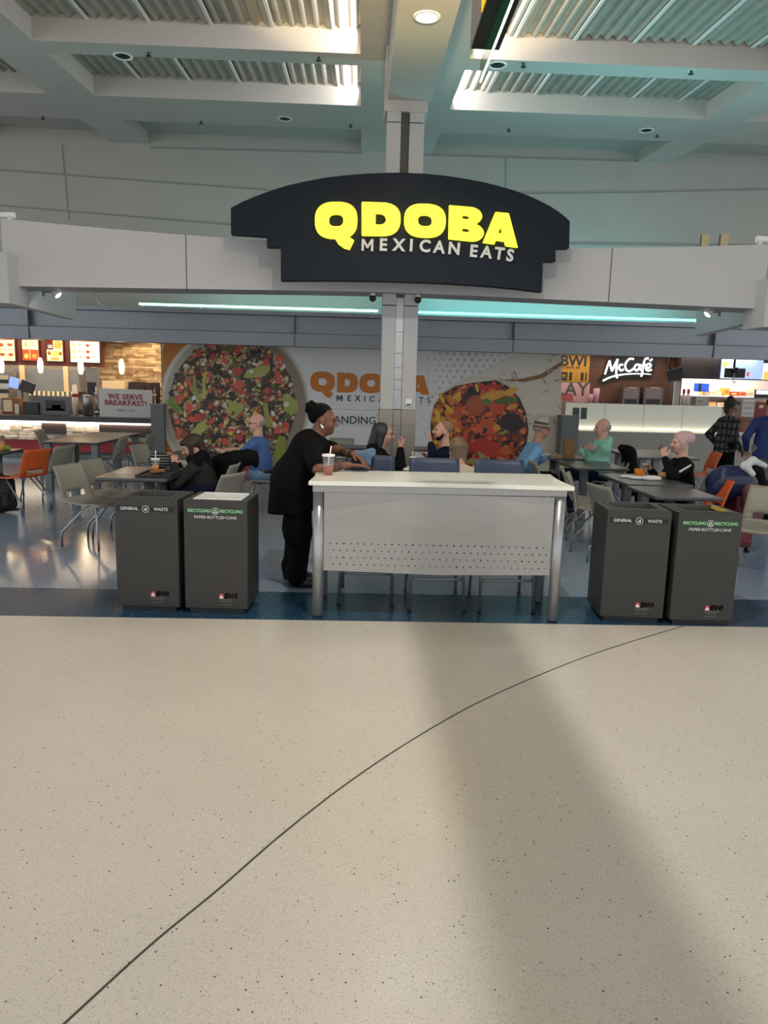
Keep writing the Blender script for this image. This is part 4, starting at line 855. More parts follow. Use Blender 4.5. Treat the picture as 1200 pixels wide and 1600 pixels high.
heap('coat', (-1.42, 8.28, .62), [elp((-.02, -.05, .16), (.17, .20, .12), .06), elp((.14, .16, .18), (.13, .18, .08), .06), elp((-.02, -.10, .0), (.12, .17, .18), .06), elp((.10, .40, .22), (.075, .15, .055), .05), cap((-.14, -.22, .20), (-.04, -.18, .24), .05, .045, .05), cap((.18, .44, .20), (.19, .46, .08), .045, .035, .04), cap((-.16, -.05, .12), (-.20, -.1, -.08), .06, .05, .06), cap((.02, .06, .24), (.12, .26, .235), .045, k=.05)], M_coat, 'black coats heaped over chair backs behind the woman in the dark jacket', 'coat', .011)
heap('jacket', (3.70, 10.06, .3), [cap((-.03, -.16, .59), (-.03, .16, .59), .055, k=.05), cap((.02, -.13, .55), (.06, -.17, .05), .055, .075, .06), cap((.02, .0, .57), (.07, .0, .0), .06, .08, .06), cap((.02, .13, .55), (.06, .18, .05), .055, .07, .06)], M_coat, 'black jacket hanging over the chair back behind the man in mint', 'jacket', .012)
# coats and case at right
t = thing('suitcase', 'maroon suitcase standing behind the orange chair at right', 'suitcase', (4.05, 7.72, 0), R_(10))
obj('case_shell', MB().box((-.12, -.19, .06), (.12, .19, .62), bev=.035), mat('maroon_fabric', '4a1622', .6), t); obj('front_pocket', MB().box((-.10, -.205, .12), (.10, -.19, .5), bev=.006), mat('maroon_dark', '6a1f2a', .6), t)
for sx in (-1, 1):
    for sy in (-1, 1): obj('wheel', MB().cyl((sx * .09 - .012, sy * .15, .03), (sx * .09 + .012, sy * .15, .03), .03, n=14), M_black, t)
obj('handle', MB().tube([(-.07, 0, .62), (-.07, 0, .66), (.07, 0, .66), (.07, 0, .62)], .010), M_dark, t)
heap('puffer_coat', (4.02, 7.74, .62), [elp((-.04, .02, .10), (.24, .20, .20), .05)] + [cap((-.25 + .02 * i, -.10 - .012 * i * (5 - i), .02 + .055 * i), (.16 - .035 * i, -.12 - .012 * i * (5 - i), .03 + .055 * i), .085 - .003 * i, .075 - .003 * i, .022) for i in range(5)], mat('navy_puffer', '1a2348', .4), 'navy quilted puffer coat piled on the maroon suitcase', 'coat', .009)
t = thing('varsity_coat', 'black coat with white fleece collar hanging right of the navy puffer', 'coat', (4.12, 7.62, .24))
obj('coat_body', sdf_mesh([cap((.06, 0, .62), (.16, -.02, .45), .07, .065, .05), cap((.16, -.02, .45), (.22, -.02, .10), .065, .06, .05), cap((.10, -.06, .50), (.13, -.10, .18), .06, .03, .05), cap((-.05, -.05, .68), (.08, -.02, .62), .06, k=.05)], .011), M_coat, t)
obj('collar', sdf_mesh([cap((-.12, -.12, .70), (-.02, -.08, .755), .04, k=.03), cap((-.02, -.08, .755), (.13, -.05, .70), .035, .028, .03), cap((-.12, -.12, .70), (-.04, -.14, .62), .04, .03, .03)], .009), mat('white_fleece', 'c4c4c6', .95), t)
heap('mauve_jacket', (4.08, 7.50, .40), [cap((.0, 0, .30), (.12, -.02, .26), .07, k=.05), cap((.02, 0, .26), (.03, -.02, .0), .085, .07, .05), cap((.12, 0, .24), (.11, -.02, .02), .06, .05, .05)], mat('mauve_cloth', '6a4a4c', .85, var=.1, vscale=20), 'dusty mauve jacket hanging in front of the maroon suitcase', 'jacket', .011)
# ------------------------------------------------------------------ kitchen on the left
def pbox(x0, y0, x1, y1, Y, d):
    a, c = at(x0, (y0 + y1) / 2, Y), at(x1, (y0 + y1) / 2, Y); m_ = (x0 + x1) / 2
    return (a.x, c.x, at(m_, y1, Y).z, at(m_, y0, Y).z, Y, d)
def bx(B, bev=0.0, **k): x0, x1, z0, z1, Y, d = B; return MB().box((x0, Y, z0), (x1, Y + d, z1), bev=bev)
def stones(x0, x1, z0, z1, Y, hh=.055):
    b = MB(); z = z0; r = random.Random(3)
    while z < z1 - .005:
        h = min(hh * r.uniform(.6, 1.3), z1 - z); x = x0
        while x < x1 - .005:
            l = min(r.uniform(.12, .42), x1 - x); p = r.uniform(0, .035); b.box((x + .002, Y - p, z + .002), (x + l - .002, Y + .06, z + h - .002)); x += l
        z += h
    return b
ZT, ZL0, ZL1, ZS, ZR = (at(130, y, 15.3).z for y in (651, 659, 666, 689, 707))
XR = at(243, 660, 15.3).x
t = thing('service_counter', 'long stone-clad counter with black top and glowing strip at left', 'counter', (-6.6, 15.3, 0)); O = Vector((-6.6, 15.3, 0))
def sub(b): bmesh.ops.translate(b.bm, vec=-O, verts=b.bm.verts[:]); return b
obj('carcass', sub(MB().box((-9.5, 15.42, .10), (XR, 16.0, ZL0))), M_dark, t); obj('red_base', sub(MB().box((-9.5, 15.36, max(.10, ZR)), (XR, 15.419, ZS))), M_red, t); obj('plinth', sub(MB().box((-9.5, 15.44, 0), (XR, 16.0, .099))), mat('plinth_grey', '6a6d72', .5), t)
obj('stone_front', sub(stones(-9.5, XR, ZS, ZL1, 15.35)), M_stonew, t); obj('light_strip', sub(MB().box((-9.5, 15.34, ZL1), (XR, 15.419, ZL0))), mat('led_warm', 'fff0d8', .5, emit=2.2, ecol='fff2dc'), t); obj('worktop', sub(MB().box((-9.5, 15.2, ZL0), (XR + .03, 16.05, ZT), bev=.006)), mat('black_top', '1a1718', .3), t)
lamp('led_lamp', 'AREA', (-6.8, 15.24, ZL0 - .03), 16, (1, .9, .75), 5.0, .04, (0, .35, -1))
for x0, x1, y0, y1, lb in ((65, 102, 661, 678, 'shorter dark panel on the stone counter front, left'), (155, 243, 664, 683, 'longer dark panel on the stone counter front, under the breakfast sign')):
    B = pbox(x0, y0, x1, y1, 15.27, .06); one('front_panel_board', bx(B, .004), mat('espresso', '2a1712', .45), lb, 'panel')
a, c = at(155, 600, 16.8), at(254, 600, 16.8); struct('wall_stone', stones(a.x, -3.905, .0, 2.499, 16.86, .06), M_stone)
# menu boards
a, c = at(-60, 550, 16.25), at(158, 550, 16.25); struct('trim_7', MB().box((a.x, 16.27, at(60, 571, 16.25).z), (c.x, 16.45, 2.499)), M_cherry)
MC = {k: mat('board_' + k, v, .5, emit=e, ecol=v) for k, v, e in (('cream', 'ffd7a0', 1.0), ('white', 'ffe9d0', 1.1), ('red', 'd8401c', .9), ('orange', 'e8893a', .9), ('yellow', 'f2c25a', .9), ('dark', '3a1410', .0), ('brown', '9a4a22', .6))}
def board(x0, x1, y0, y1, base, label, pics):
    B = pbox(x0, y0, x1, y1, 16.22, .04); t = thing('menu_board', label, 'menu board', ((B[0] + B[1]) / 2, 16.22, B[2]), group='lit menu boards'); w2 = (B[1] - B[0]) / 2; h = B[3] - B[2]
    obj('frame', MB().box((-w2 - .04, .012, -.03), (w2 + .03, .048, h + .02)), MC['dark'], t); obj('panel', MB().box((-w2, 0, 0), (w2, .011, h)), MC[base], t)
    for u0, v0, u1, v1, k, *tx in pics:
        if tx: obj('price_lines', MB().box((-w2 + 2 * w2 * u0, -.003, h * v0), (-w2 + 2 * w2 * u1, -.001, h * v1)), MC[k], t)
        else: obj('food_picture', mapped(outline_mesh([sup(0, 0, w2 * (u1 - u0), h * (v1 - v0) / 2, 2.6, 20)], .002), lambda u, v, d: Vector((-w2 + w2 * (u0 + u1) + u, -.003 - d, h * (v0 + v1) / 2 + v))), MC[k], t)
T = 1
board(-32, 22.5, 528, 563, 'cream', 'cream lit menu board at the far left edge', [(.55, .62, .70, .78, 'brown'), (.80, .64, .95, .78, 'red'), (.58, .2, .72, .34, 'brown'), (.82, .2, .96, .34, 'red'), (.55, .92, .98, .97, 'red', T), (.55, .48, .95, .50, 'brown', T), (.78, .12, .95, .14, 'brown', T)])
board(35, 59.5, 529, 563, 'cream', 'narrow lit menu board, cream above and red below', [(0, .0, 1, .5, 'red', T), (.05, .93, .95, .98, 'red', T), (.15, .6, .3, .85, 'orange'), (.4, .05, .52, .48, 'orange'), (.45, .8, .9, .82, 'brown', T), (.45, .66, .8, .68, 'brown', T), (.1, .08, .35, .3, 'yellow'), (.6, .1, .9, .3, 'orange')])
board(73, 97.5, 530, 564, 'cream', 'lit menu board with red block, yellow house shape and round burger picture', [(0, .52, .42, .98, 'dark', T), (.04, .82, .38, .98, 'red', T), (.08, .58, .38, .74, 'white', T), (.46, .56, .98, .92, 'orange'), (.3, .2, .78, .48, 'yellow'), (.05, .26, .25, .44, 'brown'), (.78, .26, .96, .44, 'brown'), (.2, .04, .8, .16, 'orange')])
board(110, 155, 531, 566, 'white', 'widest lit menu board with two columns of small food pictures', [(.03, .92, .97, .98, 'orange', T), (.49, .03, .505, .97, 'brown', T)] + [(u, v, u + .13, v + .14, k) for u, k in ((.06, 'yellow'), (.54, 'red')) for v in (.14, .40, .68)] + [(u, v, u + .16, v + .02, 'brown', T) for u in (.24, .72) for v in (.2, .25, .46, .51, .74, .79)])
for px, lb in ((2, 'leftmost of the four'), (63, 'in front of the narrow red and cream board'), (126, 'in front of the widest menu board'), (190, 'in front of the stone wall')):
    p = at(px, 572 + (1 if px > 100 else -1), 15.5); t = thing('pendant_lamp', 'glowing slim white glass pendant lamp, ' + lb, 'pendant lamp', (p.x, 15.5, p.z), group='pendants over the stone counter')
    obj('glass_shade', MB().lathe([(0, .16), (.03, .15), (.052, .07), (.058, 0), (.05, -.09), (.036, -.15), (0, -.155)], n=20), mat('pendant_glass', 'fff0cf', .4, emit=2.4, ecol='ffe6b4'), t); obj('cord', MB().cyl((0, 0, .16), (0, 0, 2.499 - p.z), .004, n=6), M_dark, t)
    lamp('pendant_glow', 'POINT', (p.x, 15.36, p.z), 3.0, (1, .82, .55), .05)
# equipment behind and on the counter
def prop(name, P, m, label, cat, bev=.004, group=None, kids=()):
    B = pbox(*P); t = thing(name, label, cat, ((B[0] + B[1]) / 2, B[4], B[2]), group=group); w2 = (B[1] - B[0]) / 2; h = B[3] - B[2]; d = B[5]
    obj('body', MB().box((-w2, 0, 0), (w2, d, h), bev=bev), m, t)
    for nm, u0, v0, u1, v1, km in kids: obj(nm, MB().box((-w2 + 2 * w2 * u0, -.006, h * v0), (-w2 + 2 * w2 * u1, -.0005, h * v1)), km, t)
    return t
M_hood = mat('hood_steel', '8d8781', .38, metal=.6, var=.08, vscale=3); M_warmw = mat('warm_white', 'e8cfa8', .5)
a = at(20, 592, 18.2); c = at(125, 592, 18.2)
t = thing('cooker_hood', 'large brushed steel kitchen hood behind the counter', 'hood', ((a.x + c.x) / 2, 18.2, 0)); w2 = (c.x - a.x) / 2
obj('canopy', MB().prism([(-w2, 0, at(70, 611, 18.2).z), (w2, 0, at(70, 611, 18.2).z), (w2 - .05, 0, at(70, 577, 18.2).z), (-w2 + .02, 0, at(70, 577, 18.2).z)], (0, .7, 0)), M_hood, t)
obj('side_post', MB().box((-.62, -.03, at(70, 611, 18.2).z), (-.50, -.001, at(70, 571, 18.2).z)), mat('cream_post', 'e0b985', .5), t); obj('side_post', MB().box((w2 - .38, -.03, at(70, 611, 18.2).z), (w2 - .27, -.001, at(70, 571, 18.2).z)), MATS['cream_post'], t)
obj('range_body', MB().box((-w2, 0, 0), (w2, .7, at(70, 640, 18.2).z)), M_dark, t); obj('heat_strip', MB().box((-w2 + .35, -.12, at(70, 618, 18.2).z), (w2 - .05, -.04, at(70, 611, 18.2).z)), stripe_mat('heat_stripes', '7a6648', 'f4e8c0', 9, 0), t)
prop('kitchen_shelf', (-25, 580, 14, 640, 17.6, .4), M_hood, 'steel shelf rack at the far left of the kitchen', 'shelf', kids=[('carton_row', .5, .80, 1, .90, M_warmw), ('carton_row', .55, .55, .98, .68, M_paper), ('carton_row', .5, .30, .95, .42, M_warmw), ('shadow_gap', .5, .7, 1, .78, M_dark), ('shadow_gap', .5, .44, 1, .53, M_dark)])
t = prop('counter_screen', (62, 619, 108, 651.5, 15.75, .12), mat('grey_screen', '62686e', .5), 'grey upright counter display showing a dark food picture', 'display', kids=[('picture', .20, .30, .86, .80, mat('dark_pic', '18141a', .4)), ('picture_food', .42, .34, .72, .58, mat('burger_red', '8a3a28', .5)), ('picture_plate', .22, .31, .84, .40, M_warmw)])
t = thing('till_monitor', 'twin-faced till monitor with a pale blue screen above the counter', 'monitor', (*at(30, 600, 16.3).xy, at(30, 611, 16.3).z)); q = at(30, 598, 16.3)
obj('dark_screen', MB().box((-.02, -.02, .03), (.28, .02, .26), Matrix.Rotation(.35, 4, 'Y')), M_black, t); obj('blue_screen', MB().box((-.24, -.03, .03), (-.04, .0, .25), Matrix.Rotation(.25, 4, 'Y')), mat('blue_screen', '7f9fe0', .4, emit=.7, ecol='86a6ea'), t); obj('stand', MB().cyl((.05, .02, -t.location.z), (.05, .02, .08), .025), M_black, t)
prop('till', (36, 628, 60, 651.5, 15.7, .3), M_black, 'black till on the counter left of the grey display', 'till', kids=[('keypad', .3, .1, .7, .3, M_dark), ('screen', .25, .5, .95, .92, M_dark)])
t = thing('cup_stack', 'tall stack of pale paper cups right of the grey display', 'cups', (*at(118, 640, 15.7).xy, ZT)); zz = at(118, 601, 15.7).z - ZT
obj('cup_column', MB().lathe([(0, 0), (.055, 0), (.065, zz * .75), (.05, zz * .76), (.04, zz), (0, zz)], n=18), mat('cup_paper', 'd8c8b8', .6), t); obj('red_marks', MB().lathe([(.0655, zz * .6), (.0662, zz * .7)], n=18), M_red, t)
t = thing('steel_canister', 'shiny steel canister left of the breakfast sign', 'canister', (*at(138, 650, 15.7).xy, ZT)); zz = at(138, 618, 15.7).z - ZT
obj('drum', MB().lathe([(0, 0), (.10, 0), (.10, zz), (.095, zz + .01), (0, zz + .015)], n=28), M_steel, t); obj('lid_knob', MB().lathe([(0, zz + .013), (.02, zz + .015), (.02, zz + .035), (0, zz + .04)], n=14), M_black, t)
prop('paper_holder', (3, 622, 30, 652, 15.8, .25), mat('kraft_paper', ''), 'brown paper goods and a clear stand at the left end of the counter', 'stand', kids=[('napkin_box', .1, .3, .6, .9, M_warmw), ('fruit_bowl', 0, 0, .7, .25, M_red), ('clear_stand', .75, 0, .98, .7, M_paper)])
prop('drinks_machine', (136, 560, 153, 706, 17.5, .3), M_hood, 'grey steel drinks unit under the end of the menu boards', 'machine', kids=[('red_badge', .1, .92, .5, .94, M_red), ('white_card', .55, .9, .95, .97, M_warmw), ('dark_slot', .1, .6, .9, .75, M_dark)])
prop('brown_carton', (201, 597, 226, 640, 16.3, .25), mat('espresso', ''), 'dark brown carton behind the breakfast sign', 'carton', kids=[('label_stripe', .1, .8, .3, .9, M_dark)]); prop('brown_canister', (229, 598, 238, 640, 16.3, .12), mat('espresso', ''), 'left of two slim dark brown boxes right of the stone wall', 'box', group='slim brown boxes'); prop('brown_canister', (240, 598, 248, 640, 16.3, .12), mat('espresso', ''), 'right of two slim dark brown boxes right of the stone wall', 'box', group='slim brown boxes')
struct('trim_10', MB().box((at(150, 640, 16.3).x, 16.25, 0), (-4.02, 16.75, at(215, 640, 16.3).z - .001)), M_dark)
prop('napkin_pile', (160, 595, 195, 640, 16.4, .2), M_warmw, 'pale heap of paper goods behind the breakfast sign', 'paper goods')
B = pbox(155, 608, 238, 653, 15.42, .01); t = thing('breakfast_sign', 'white board on steel posts reading we serve breakfast in dark red', 'sign', ((B[0] + B[1]) / 2, 15.42, ZT)); w2 = (B[1] - B[0]) / 2; h0, h1 = B[2] - ZT + .01, B[3] - ZT
obj('board', MB().box((-w2, 0, h0), (w2, .012, h1), Matrix.Rotation(.012, 4, 'Y')), mat('sign_white', 'd6d2cf', .5), t)
for x, y, s_, m, bo in (('WE SERVE', .72, .150, 'crimson', .02), ('BREAKFAST!', .50, .150, 'crimson', .02), ('UNTIL 11AM', .24, .06, 'sign_grey', .0)):
    m = mat('crimson', '9c1c38', .5) if m == 'crimson' else mat('sign_grey', '6a6668', .5)
    obj('lettering', mapped(text_mesh(x, s_, .001, bo, 'CENTER', 1.06), lambda u, v, d: Vector((u, -.012 - d, h0 + (h1 - h0) * y + v - .012 * u))), m, t)
for x in (-w2 - .06, w2 + .05):
    obj('post', MB().cyl((x, .03, 0), (x, .03, h1 + .03), .018), M_steel, t)
    for zz in (h0 + .1, h1 - .1): obj('clip', MB().box((x - .04, .0, zz - .015), (x + .04, .02, zz + .015)), M_steel, t)
a, c = at(236, 680, 14.85), at(257, 680, 14.85); t = thing('grey_post', 'grey end post standing left of the mural', 'post', ((a.x + c.x) / 2, 14.85, 0)); w2 = (c.x - a.x) / 2
obj('shaft', MB().box((-w2, 0, 0), (w2, .12, at(246, 634, 14.85).z), bev=.006), mat('post_grey', '6c6e6e', .55), t); obj('top_cap', MB().box((-w2 - .01, -.01, at(246, 634, 14.85).z), (w2 + .01, .13, at(246, 631, 14.85).z)), M_tableleg, t)
for px, lb in ((181, 'left'), (239, 'right')):
    d = ray(px, 534); k = (2.5 - EYE) / d.z; p = Vector((0, 0, EYE)) + d * k; p.z = 2.5
    t = thing('kitchen_downlight', 'bright round ceiling light over the stone wall, ' + lb + ' of two', 'ceiling light', p, group='kitchen ceiling lights'); obj('lens', MB().lathe([(0, -.015), (.11, -.012), (.12, 0)], n=20), mat('kitchen_light', 'fff3e0', .5, emit=5), t); obj('ring', MB().lathe([(.12, 0), (.12, -.018), (.14, -.016), (.145, 0)], n=20), M_white_p, t)
lamp('stone_wash', 'SPOT', (-4.6, 16.1, 2.45), 45, (1, .78, .48), .05, direction=(-.1, .55, -.8), spot=120)

# ------------------------------------------------------------------ cafe on the right
ZF0, ZF1 = at(1000, 676, 15.3).z, at(1000, 632, 15.3).z; FX0, FX1 = at(884, 655, 15.3).x, at(1128, 655, 15.3).x
t = thing('cafe_counter', 'pale half wall topped by a glowing frosted glass screen at right', 'counter', (6.5, 15.3, 0)); O = Vector((6.5, 15.3, 0))
obj('half_wall', sub(MB().box((at(876, 690, 15.3).x, 15.3, 0), (11, 15.6, ZF0))), mat('half_wall', 'a39d94', .6), t); obj('ledge', sub(MB().box((FX0 - .05, 15.27, ZF0), (11, 15.62, ZF0 + .02))), M_white_p, t)
gl = mat('frosted_glow', 'c9c8bb', .5, emit=.2, ecol='e6e2cc'); obj('frosted_screen', sub(MB().box((FX0, 15.34, ZF0 + .02), (FX1, 15.37, ZF1), bev=.003)), gl, t); obj('screen_lamp', sub(MB().box((FX0 + .03, 15.325, ZF0 + .021), (FX1 - .03, 15.338, ZF0 + .03))), mat('warm_strip', 'fff0c8', .5, emit=.9, ecol='fff0c8'), t)
lamp('screen_glow', 'AREA', ((FX0 + FX1) / 2, 15.30, ZF0 + .05), 3, (1, .93, .72), 3.6, .02, (0, .35, 1))
for x in (.25, .5, .75): obj('screen_joint', sub(MB().box((FX0 + (FX1 - FX0) * x - .004, 15.336, ZF0 + .03), (FX0 + (FX1 - FX0) * x + .004, 15.3395, ZF1))), mat('joint_pale', 'a9a89c', .5), t)
for x0, x1, lb in ((895, 905, 'left'), (908, 917, 'right')): B = pbox(x0, 637, x1, 655, 15.315, .02); one('green_silhouette', bx(B, .004), mat('bottle_green', '2b4a44', .4), 'dark green upright silhouette on the frosted screen, %s of two' % lb, 'silhouette', 'green silhouettes on the screen')  # silhouettes of things behind the glass, added as dark green strips
for x0, y0, x1, y1, lb in ((985, 640, 1022, 668, 'grey shape shining through the middle of the frosted screen'), (1052, 640, 1100, 670, 'grey shape shining through the right part of the frosted screen')): B = pbox(x0, y0, x1, y1, 15.38, .04); one('stored_tray', bx(B), mat('tray_grey', 'a2a59c', .6), lb, 'tray')
a, c = at(920, 590, 16.8), at(1066, 590, 16.8); struct('wall_wood', MB().box((a.x, 16.8, 0), (c.x, 16.95, 2.499)), M_wood)
B = pbox(868, 552, 921, 597, 16.6, .04); t = thing('yellow_panel', 'yellow wall panel with black BWI letters and a small arch badge', 'panel', ((B[0] + B[1]) / 2, 16.6, B[2])); w2 = (B[1] - B[0]) / 2; h = B[3] - B[2]
obj('board', MB().box((-w2, 0, 0), (w2, .04, h)), mat('ochre', 'c28a2c', .5, var=.1, vscale=2), t)
pt = lambda s, x, z, size, bold=.03, sp=1.0: obj('lettering', mapped(text_mesh(s, size, .002, bold, 'CENTER', sp), lambda u, v, d: Vector((u + x, -.002 - d, z + v))), M_mbk, t)
pt('BWI', .02, h * .72, .32, .03); pt('BALTIMORE, MD', -.06, h * .50, .065, .01)
for x0, x1 in ((-.30, -.10), (-.06, .0), (.20, .26), (.30, .33)): obj('dark_block', MB().box((x0, -.004, .03), (x1, -.0005, h * .34)), M_mbk, t)
arch = [(-.045 + .0225 + .0225 * math.cos(a), .08 * math.sin(a)) for a in [PI - PI * i / 10 for i in range(11)]] + [(.0225 + .0225 * math.cos(a), .08 * math.sin(a)) for a in [PI - PI * i / 10 for i in range(11)]]
obj('arch_badge', MB().tube([(-.20 + x * 1.4, -.008, .06 + z * 1.3) for x, z in arch], .007, n=6), mat('badge_yellow', 'f0b820', .5), t)
B = pbox(868, 598, 921, 628, 16.6, .04); t = thing('pink_panel', 'pale pink wall panel with grey letters and a red block', 'panel', ((B[0] + B[1]) / 2, 16.6, B[2])); w2 = (B[1] - B[0]) / 2; h = B[3] - B[2]
obj('board', MB().box((-w2, 0, 0), (w2, .04, h)), mat('pink', 'd9a9a4', .6), t); obj('red_block', MB().box((-w2, -.003, .02), (.02, -.0005, h * .42)), mat('coral', 'c4565a', .6), t); obj('lettering', mapped(text_mesh('LAY', .40, .002, .02, 'CENTER', 1.1), lambda u, v, d: Vector((u - .02, -.004 - d, h * .64 + v))), mat('grey_letter', '5c5450', .5), t)
# script sign: hand-drawn strokes on a black backing
B = pbox(940, 556, 1022, 596, 16.7, .1); t = thing('cafe_sign', 'white glowing script lettering on black backing, on the walnut wall', 'sign', (at(940, 580, 16.7).x, 16.7, at(960, 595, 16.7).z)); O2 = Vector(t.location)
def spx(P): q = at(*P, 16.7); return (q.x, q.z)
me = outline_mesh([[spx(p) for p in ((936, 597), (944, 585), (952, 562), (970, 556), (1026, 558), (1024, 575), (1019, 590), (975, 590), (950, 596))]], .03); obj('backing', mapped(me, lambda u, v, d: Vector((u, 16.74 + d, v)) - O2), M_black, t)
M_scr = mat('script_white', 'ffffff', .5, emit=1.4)
def stroke(pts, r0=.022, r1=None):
    P = [Vector((*[spx(p)[0]], 16.69, spx(p)[1])) - O2 for p in pts]; Q = []
    for i in range(len(P) - 1):
        p0, p1, p2, p3 = P[max(i - 1, 0)], P[i], P[i + 1], P[min(i + 2, len(P) - 1)]
        for k in range(6): u = k / 6; Q.append(.5 * ((2 * p1) + (p2 - p0) * u + (2 * p0 - 5 * p1 + 4 * p2 - p3) * u * u + (3 * p1 - p0 - 3 * p2 + p3) * u ** 3))
    Q.append(P[-1]); obj('script_stroke', MB().tube(Q, r0, 8, r1 or r0), M_scr, t)
for S_ in ([(945, 585), (948, 575), (952, 564)], [(952, 563), (954, 572), (956, 580)], [(956, 580), (960, 571), (965, 561)], [(965, 561), (963, 574), (963, 588), (965, 590)], [(973, 570), (969, 570), (967, 575), (970, 579), (974, 577)], [(990, 561), (983, 561), (977, 569), (978, 577), (983, 580), (990, 576)], [(999, 570), (994, 570), (991, 575), (994, 579), (998, 576), (1000, 570), (1000, 576), (1002, 579)], [(1013, 560), (1008, 561), (1005, 570), (1003, 585), (1001, 588)], [(1002, 571), (1009, 570)], [(1010, 576), (1016, 573), (1016, 569), (1012, 569), (1009, 574), (1011, 579), (1018, 578)], [(1015, 564), (1019, 561)]): stroke(S_)
stroke([(942, 595), (955, 589), (975, 585), (1000, 584), (1017, 585)], .022, .010)
# machines and goods
ZC = at(1000, 632, 16.3).z
struct('trim_8', MB().box((4.2, 16.25, ZC - .05), (11, 16.7, ZC)), M_hood)
for x0, x1, lb in ((973, 999, 'left'), (1006, 1036, 'right')):
    prop('coffee_machine', (x0, 605, x1, 632, 16.35, .3), mat('machine_grey', '6a5f5c', .35, metal=.4), 'boxy steel coffee machine on the back counter, %s of two' % lb, 'coffee machine', group='coffee machines', kids=[('front_plate', .1, .35, .9, .95, mat('machine_plate', '86736e', .35)), ('drip_bay', .15, .05, .85, .3, M_dark), ('pale_top_strip', .3, .96, .8, 1.0, M_warmw)])  # each machine front has a pale band along its top edge
t = thing('cup_stack', 'pink stack of cups at the left end of the walnut wall', 'cups', (*at(931, 625, 16.4).xy, ZC)); obj('tall_stack', MB().lathe([(0, 0), (.055, 0), (.07, .33), (0, .33)], n=18), mat('pink_cup', 'd9a0b0', .5), t); obj('short_stack', MB().lathe([(0, 0), (.05, 0), (.06, .2), (0, .2)], (-.13, -.02, 0), 18), MATS['pink_cup'], t)  # pink cups, one tall stack and one short
t = thing('hanging_monitor', 'black monitor tilted on a ceiling arm above the cafe counter', 'monitor', (*at(1055, 585, 15.9).xy, at(1055, 585, 15.9).z)); obj('screen', MB().box((-.17, -.02, -.12), (.17, .02, .12), Matrix.Rotation(-.3, 4, 'Y')), M_black, t); obj('arm', MB().tube([(-.08, .03, .08), (-.14, .03, .2), (-.12, .03, 2.499 - t.location.z)], .02), M_black, t)
prop('refrigerator_post', (1052, 596, 1062, 634, 16.2, .2), M_hood, 'slim grey steel column left of the bright serving hatch', 'column unit', kids=[('edge', .0, 0, .15, 1, M_white_p)])
a = at(1064, 575, 16.3); struct('trim_9', MB().box((a.x, 16.32, at(1100, 592, 16.3).z), (11, 16.5, 2.499)), mat('dark_bulkhead', '2e2623', .5))
B = pbox(1128, 559, 1192, 592, 16.2, .05); t = thing('menu_screen', 'bright blue and white lit menu screen above the serving hatch', 'screen', ((B[0] + B[1]) / 2, 16.2, B[2])); w2 = (B[1] - B[0]) / 2; h = B[3] - B[2]
obj('display', MB().box((-w2, 0, 0), (w2, .05, h)), mat('screen_blue', 'a9c2f2', .4, emit=.9, ecol='a9c2f2'), t); obj('white_area', MB().box((-w2, -.004, 0), (-w2 * .5, -.001, h)), mat('screen_white', 'f2f2ff', .4, emit=1.0), t); obj('gold_picture', MB().box((-w2 * .98, -.007, h * .55), (-w2 * .78, -.0045, h * .8)), MC['yellow'], t); obj('red_cup_picture', MB().box((w2 * .24, -.007, h * .14), (w2 * .34, -.0045, h * .34)), MC['red'], t)
prop('menu_screen', (1193.5, 568, 1240, 594, 16.2, .05), mat('screen_white', ''), 'next lit menu screen cut off at the right edge', 'screen', kids=[('gold_picture', .0, .0, .3, .5, MC['yellow'])])
t = thing('hanging_monitor', 'dark order monitor and camera hanging in front of the blue menu screen', 'monitor', at(1148, 583, 15.9)); obj('screen', MB().box((-.22, -.02, -.1), (.22, .02, .1)), M_black, t); obj('camera_head', MB().ell((-.01, -.06, .06), (.08, .06, .06)), M_dark, t); obj('arm', MB().cyl((-.01, .03, .08), (-.01, .03, 2.499 - t.location.z), .022), M_dark, t); obj('hook', MB().tube([(-.03, -.04, -.0), (-.04, -.04, -.18), (-.01, -.04, -.22), (.02, -.04, -.17)], .012), M_white_p, t)
# bright serving hatch with goods on shelves
zs0, zs1 = at(1120, 636, 17.9).z, at(1120, 618, 17.9).z; a = at(1060, 620, 17.9)
t = thing('goods_shelf', 'lit pale shelving stacked with cartons behind the serving hatch', 'shelf', (a.x, 17.9, 0)); obj('shelf_back', MB().box((0, .42, 0), (3.6, .45, 2.499)), mat('shelf_pink', 'e6cdbf', .6), t)
for z in (zs0, zs1): obj('shelf_board', MB().box((0, 0, z - .03), (3.6, .419, z)), M_white_p, t)
obj('shelf_side', MB().box((-.04, 0, 0), (-.001, .45, 2.499)), M_white_p, t)
G = [mat('goods_%d' % i, c, .6) for i, c in enumerate(('d99a3a', 'e0b060', 'd8b890', 'c4652e', 'e6d6c6', 'b8b0a4', 'a03426', 'e3a24a'))]; nm = ['ochre', 'honey', 'tan', 'rust', 'cream', 'grey', 'red', 'amber']; rg = random.Random(11)
pos = ['far left', 'left', 'left of centre', 'centre', 'right of centre', 'right', 'far right', 'right end', 'extreme right']
for z, lvl in ((zs0, 'lower'), (zs1, 'upper')):
    x = a.x + .62
    for i in range(9):
        w_, h = rg.uniform(.10, .2), rg.uniform(.10, .19); g = rg.randrange(8); t = thing('carton', '%s carton on the %s shelf of the serving hatch, %s' % (nm[g], lvl, pos[i]), 'carton', (x + w_ / 2, 17.95, z + .001), group='cartons in the serving hatch'); obj('box', MB().box((-w_ / 2, 0, 0), (w_ / 2, .25, h), bev=.006), G[g], t); obj('label', MB().box((-w_ * .3, -.003, h * .3), (w_ * .3, -.0005, h * .7)), G[(g + 3) % 8], t); x += w_ + rg.uniform(.01, .05)
